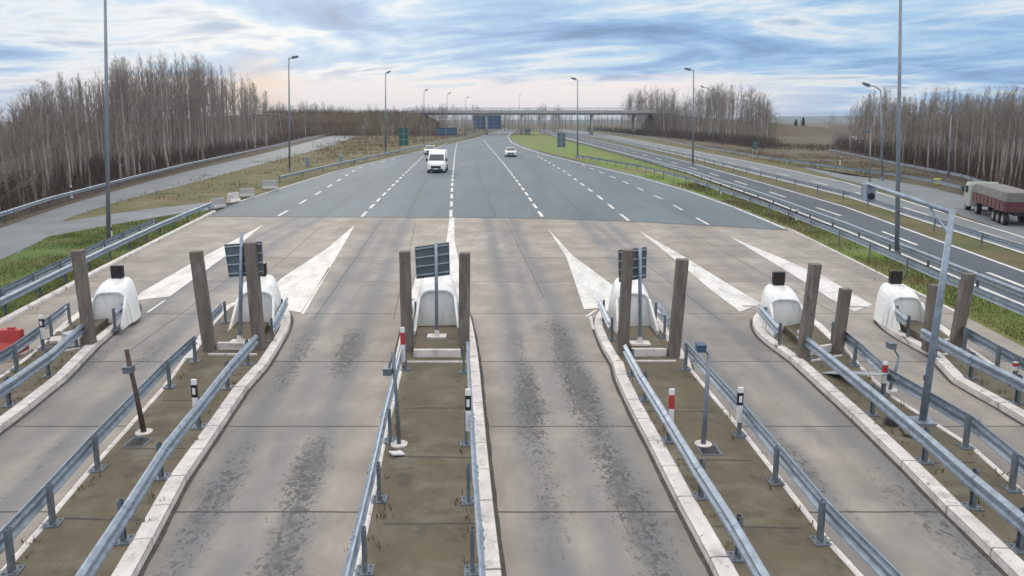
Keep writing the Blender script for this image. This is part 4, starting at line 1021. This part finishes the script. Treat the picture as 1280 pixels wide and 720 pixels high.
for i in range(40):
    u = rnd.choice([rnd.uniform(345, 460), rnd.uniform(545, 640), rnd.uniform(655, 700), rnd.uniform(460, 545)]); p = D(u, 150, rnd.uniform(380, 560)); p.z = 0
    v = (126 if u < 460 else 129)+abs(rnd.gauss(0, 5)); plant(p, height_for(p, v), 'small leafless tree on the skyline behind the overpass', GB, rnd, wid=1.2)
r = plant(D(1041, 150, 190), height_for(D(1041, 150, 190), 143), 'pale rounded leafless tree standing alone before the blue hills', 'lone trees on the far plain', rnd, 1, 1.6)
for i in range(26):
    p = D(rnd.uniform(452, 600), 150, rnd.uniform(285, 318)); p.z = 0
    plant(p, rnd.uniform(4, 8.5), 'low leafless tree on the slope under the left end of the overpass', 'low trees on the overpass slope', rnd, k=9+i % 3, wid=1.25)
for i, r in enumerate(PR):
    if i not in USED:
        for c in list(r.children): bpy.data.objects.remove(c)
        bpy.data.objects.remove(r)
# undergrowth, woodland behind, scrub: masses nobody could count
def twigmass(name, pts, m, label=None):
    mb = MB()
    for p, h, w, k in pts:
        for _ in range(k):
            a = rnd.uniform(0, 6.283); b = p+Vector((rnd.gauss(0, w), rnd.gauss(0, w), 0)); t = b+Vector((rnd.gauss(0, .22)*h, rnd.gauss(0, .22)*h, h*rnd.uniform(.5, 1.1)))
            r_ = rnd.uniform(.006, .016)*(1+p.length/90); sd_ = Vector((math.cos(a), math.sin(a), 0))*r_
            mb.add([b-sd_, b+sd_, t+sd_*.4, t-sd_*.4], [(0, 1, 2, 3)])
            m1 = lerp(b, t, rnd.uniform(.35, .7)); t2 = m1+Vector((rnd.gauss(0, .3)*h, rnd.gauss(0, .3)*h, h*.35)); mb.add([m1-sd_*.6, m1+sd_*.6, t2], [(0, 1, 2)])
    return tag(mb.build(name, m), label, None, None, 'stuff')
pts = []
for i in range(1500):
    p = forest_point(BASE_L, rnd, 24, -60, 470); pts.append((p, rnd.uniform(1.0, 3.2), .7, 5))
for i in range(1100):
    p = forest_point(BASE_R, rnd, 24, 1048, 1330); pts.append((p, rnd.uniform(1.2, 3.6), .7, 5))
for i in range(1500):
    u = rnd.uniform(735, 1045) if i % 3 else rnd.uniform(780, 965); p = G(u, interp([(735, 164), (780, 167), (860, 175), (960, 187), (1045, 190)], u)) ; d = Vector((p.x, p.y, 0)).normalized(); p = p+d*rnd.uniform(0, 40); hh = 3.4 if u < 965 else .8; pts.append((p, rnd.uniform(.5, 1)*hh, 1.2, 5))
twigmass('undergrowth', pts, 'brush', 'dark brown brushwood filling the foot of the leafless woods')
pts = []
for i in range(900):
    u = rnd.uniform(395, 632); v = rnd.uniform(interp([(395, 172), (460, 162), (632, 157)], u), interp([(395, 205), (470, 190), (560, 175), (632, 159.5)], u)); p = G(u, v); pts.append((p, rnd.uniform(.4, 1.5)*interp([(395, .5), (470, 1), (640, 1.6)], u), .9, 5))
for i in range(1500):
    p = D(rnd.uniform(330, 560), 150, rnd.uniform(300, 322)); p.z = interp([(300, 0), (314, 1), (322, 5)], p.y); pts.append((p, rnd.uniform(1, 3.4), 1.5, 4))
M['straw'] = mat('dry_weeds', (.16, .125, .06), .95, .35, .4)
wp = []
def inside(poly, n, hh, dens=1):
    W_ = [G(*p) for p in poly]; xs, ys = [p.x for p in W_], [p.y for p in W_]
    for _ in range(n*6):
        x, y = rnd.uniform(min(xs), max(xs)), rnd.uniform(min(ys), max(ys)); ins = False
        for a, b in zip(W_, W_[1:]+W_[:1]):
            if (a.y > y) != (b.y > y) and x < (b.x-a.x)*(y-a.y)/(b.y-a.y)+a.x: ins = not ins
        if ins and mnoise.noise((x*.12, y*.12, 2)) > rnd.uniform(-.25, .3): wp.append((Vector((x, y, -.03)), rnd.uniform(.4, 1)*hh, .35, 3))
inside([(85, 270), (180, 256), (290, 251), (350, 232), (420, 211), (500, 192), (500, 172), (440, 172), (330, 200), (230, 226), (135, 254)], 1500, .42)
inside([(860, 182), (960, 203), (1060, 219), (1160, 232), (1200, 231), (1060, 198), (980, 190)], 900, .45)
inside([(800, 219), (860, 236), (985, 282), (1060, 319), (1205, 391), (1280, 430), (1280, 392), (1060, 297), (860, 222)], 700, .3)
inside([(-60, 345), (0, 326), (60, 296), (150, 280), (262, 264), (130, 334), (0, 402)], 120, .25)
inside([(1090, 207), (1200, 226), (1280, 250), (1280, 262), (1190, 236), (1090, 214)], 300, .5)
for key, s_ in ISL.items():
    for nm in ('left', 'right'):
        q_ = [G(*p, ZD) for p in s_[nm]]
        for _ in range(18):
            k_ = rnd.randrange(len(q_)-1); c_ = lerp(q_[k_], q_[k_+1], rnd.random()); wp.append((Vector((c_.x+rnd.gauss(0, .1), c_.y, ZD-.01)), rnd.uniform(.05, .14), .05, 4))
twigmass('weeds', wp, 'straw', 'dry straw coloured weeds scattered over the verges and slopes')
for i in range(1800):
    p = D(rnd.uniform(330, 560), 150, rnd.uniform(318, 336)); p.z = min(zl, interp([(314, 1), (329, zl)], p.y)); pts.append((p, rnd.uniform(.6, 2.4), 1.5, 4))
M['brush3'] = M['brush2']
twigmass('scrub', pts, 'brush2', 'russet leafless scrub on the slope between ramp and road')
mb = MB()
def pole_tree(p, h):
    x = p.copy(); q = p+Vector((rnd.gauss(0, .03)*h, rnd.gauss(0, .03)*h, h)); r0 = .05+h*.005
    mb.tube([x, lerp(x, q, .55), q], [r0, r0*.6, .012], 3, caps=False)
    for k in range(9):
        t = rnd.uniform(.3, .97); b = lerp(x, q, t); a = rnd.uniform(0, 6.283); ln = h*.30*(1.15-t)
        c = b+Vector((math.cos(a)*.5, math.sin(a)*.5, rnd.uniform(.6, 1.1)))*ln; mb.tube([b, c], [r0*.3, .008], 3, caps=False)
        for _ in range(3): e_ = lerp(b, c, rnd.uniform(.3, .9)); mb.tube([e_, e_+Vector((rnd.gauss(0, .4), rnd.gauss(0, .4), .7))*ln*.5], [.012, .007], 3, caps=False)
for i in range(520):
    p = forest_point(BASE_L, rnd, 60, -60, 345); p = p*1.0; d = Vector((p.x, p.y, 0)).normalized(); p += d*12; u, _ = proj(p); pole_tree(p, max(3, min(24, height_for(p, interp(SIL_L, u)+8+abs(rnd.gauss(0, 14))))))
for i in range(420):
    p = forest_point(BASE_R, rnd, 60, 1062, 1325); d = Vector((p.x, p.y, 0)).normalized(); p += d*12; u, _ = proj(p); pole_tree(p, max(3, min(26, height_for(p, interp(SIL_R, u)+8+abs(rnd.gauss(0, 12))))))
for i in range(300):
    u = rnd.uniform(780, 968); v0 = interp([(780, 166), (860, 172), (960, 184)], u); p = G(u, v0); d = Vector((p.x, p.y, 0)).normalized(); p = p+d*rnd.uniform(0, 60); pole_tree(p, max(4, height_for(p, interp([(780, 128), (790, 118), (815, 112), (840, 118), (850, 126), (866, 120), (900, 112), (930, 114), (950, 124), (965, 140)], u)+abs(rnd.gauss(0, 10)))))
for i in range(900):
    u = rnd.uniform(330, 860); p = D(u, 150, rnd.uniform(400, 620)); p.z = 0; pole_tree(p, max(5, height_for(p, interp([(330, 128), (400, 128), (470, 136), (560, 133), (640, 134), (700, 133), (720, 137), (790, 137), (860, 128)], u)+abs(rnd.gauss(0, 4)))))
tag(mb.build('woods', 'barkdark'), 'deep leafless woodland behind the front rows of trees', None, None, 'stuff')
# a pair of dark evergreens far on the plain
for u, v0, w, lab in ((994, 149, 1.0, 'left dark evergreen of the pair on the far plain'), (1003, 147, 1.2, 'right dark evergreen of the pair on the far plain')):
    p = G(u, 168); h = height_for(p, v0); root = thing('evergreen_tree', lab, 'tree', p, 'dark evergreens on the far plain')
    MB().tube([p, p+Vector((0, 0, h*.5))], [.25, .1], 8).build('trunk', 'barkdark', root)
    mb = MB()
    for k in range(900):
        t = rnd.random()**.8; a = rnd.uniform(0, 6.283); rr = w*1.3*(1-t)**.6*(.4+.6*rnd.random())*(.8+.4*math.sin(a*3+k*.01)); c = p+Vector((math.cos(a)*rr, math.sin(a)*rr, h*(.12+.88*t))); n_ = Vector((rnd.gauss(0, 1), rnd.gauss(0, 1), rnd.gauss(0, 1))).normalized()*.28; m_2 = n_.cross(Vector((0, 0, 1))).normalized()*.2
        mb.add([c-n_, c+m_2, c+n_, c-m_2], [(0, 1, 2, 3)])
    mb.build('crown', 'evergreen', root)
# grass blades on the nearer verges
mb = MB()
def blades(poly, n):
    us = [p[0] for p in poly]; 
    W_ = [G(*p) for p in poly]; x0, x1 = min(p.x for p in W_), max(p.x for p in W_); y0, y1 = min(p.y for p in W_), max(p.y for p in W_)
    k = 0; tries = 0
    while k < n and tries < n*20:
        tries += 1; x, y = rnd.uniform(x0, x1), rnd.uniform(y0, y1); ins = False
        for a, b in zip(W_, W_[1:]+W_[:1]):
            if (a.y > y) != (b.y > y) and x < (b.x-a.x)*(y-a.y)/(b.y-a.y)+a.x: ins = not ins
        if not ins or mnoise.noise((x*.35, y*.35, 1))+rnd.uniform(-.5, .5) < -.15: continue
        k += 1; a = rnd.uniform(0, 6.283); h = rnd.uniform(.04, .11)*(1.5 if mnoise.noise((x*.8, y*.8, 5)) > .25 else 1); s_ = Vector((math.cos(a), math.sin(a), 0))*.012; b = Vector((x, y, -.02)); t = b+Vector((rnd.gauss(0, .05), rnd.gauss(0, .05), h))
        mb.add([b-s_, b+s_, t], [(0, 1, 2)])
blades([(-60, 345), (0, 326), (60, 296), (100, 289), (150, 280), (222, 268), (262, 264), (130, 334), (0, 402), (-60, 430)], 26000)
blades([(860, 235), (985, 282), (1060, 319), (1205, 391), (1280, 430), (1340, 460), (1340, 412), (1280, 392), (1060, 297), (860, 221)], 22000)
tag(mb.build('grass', 'blade'), 'short olive grass growing on the verges beside the plaza', None, None, 'stuff')
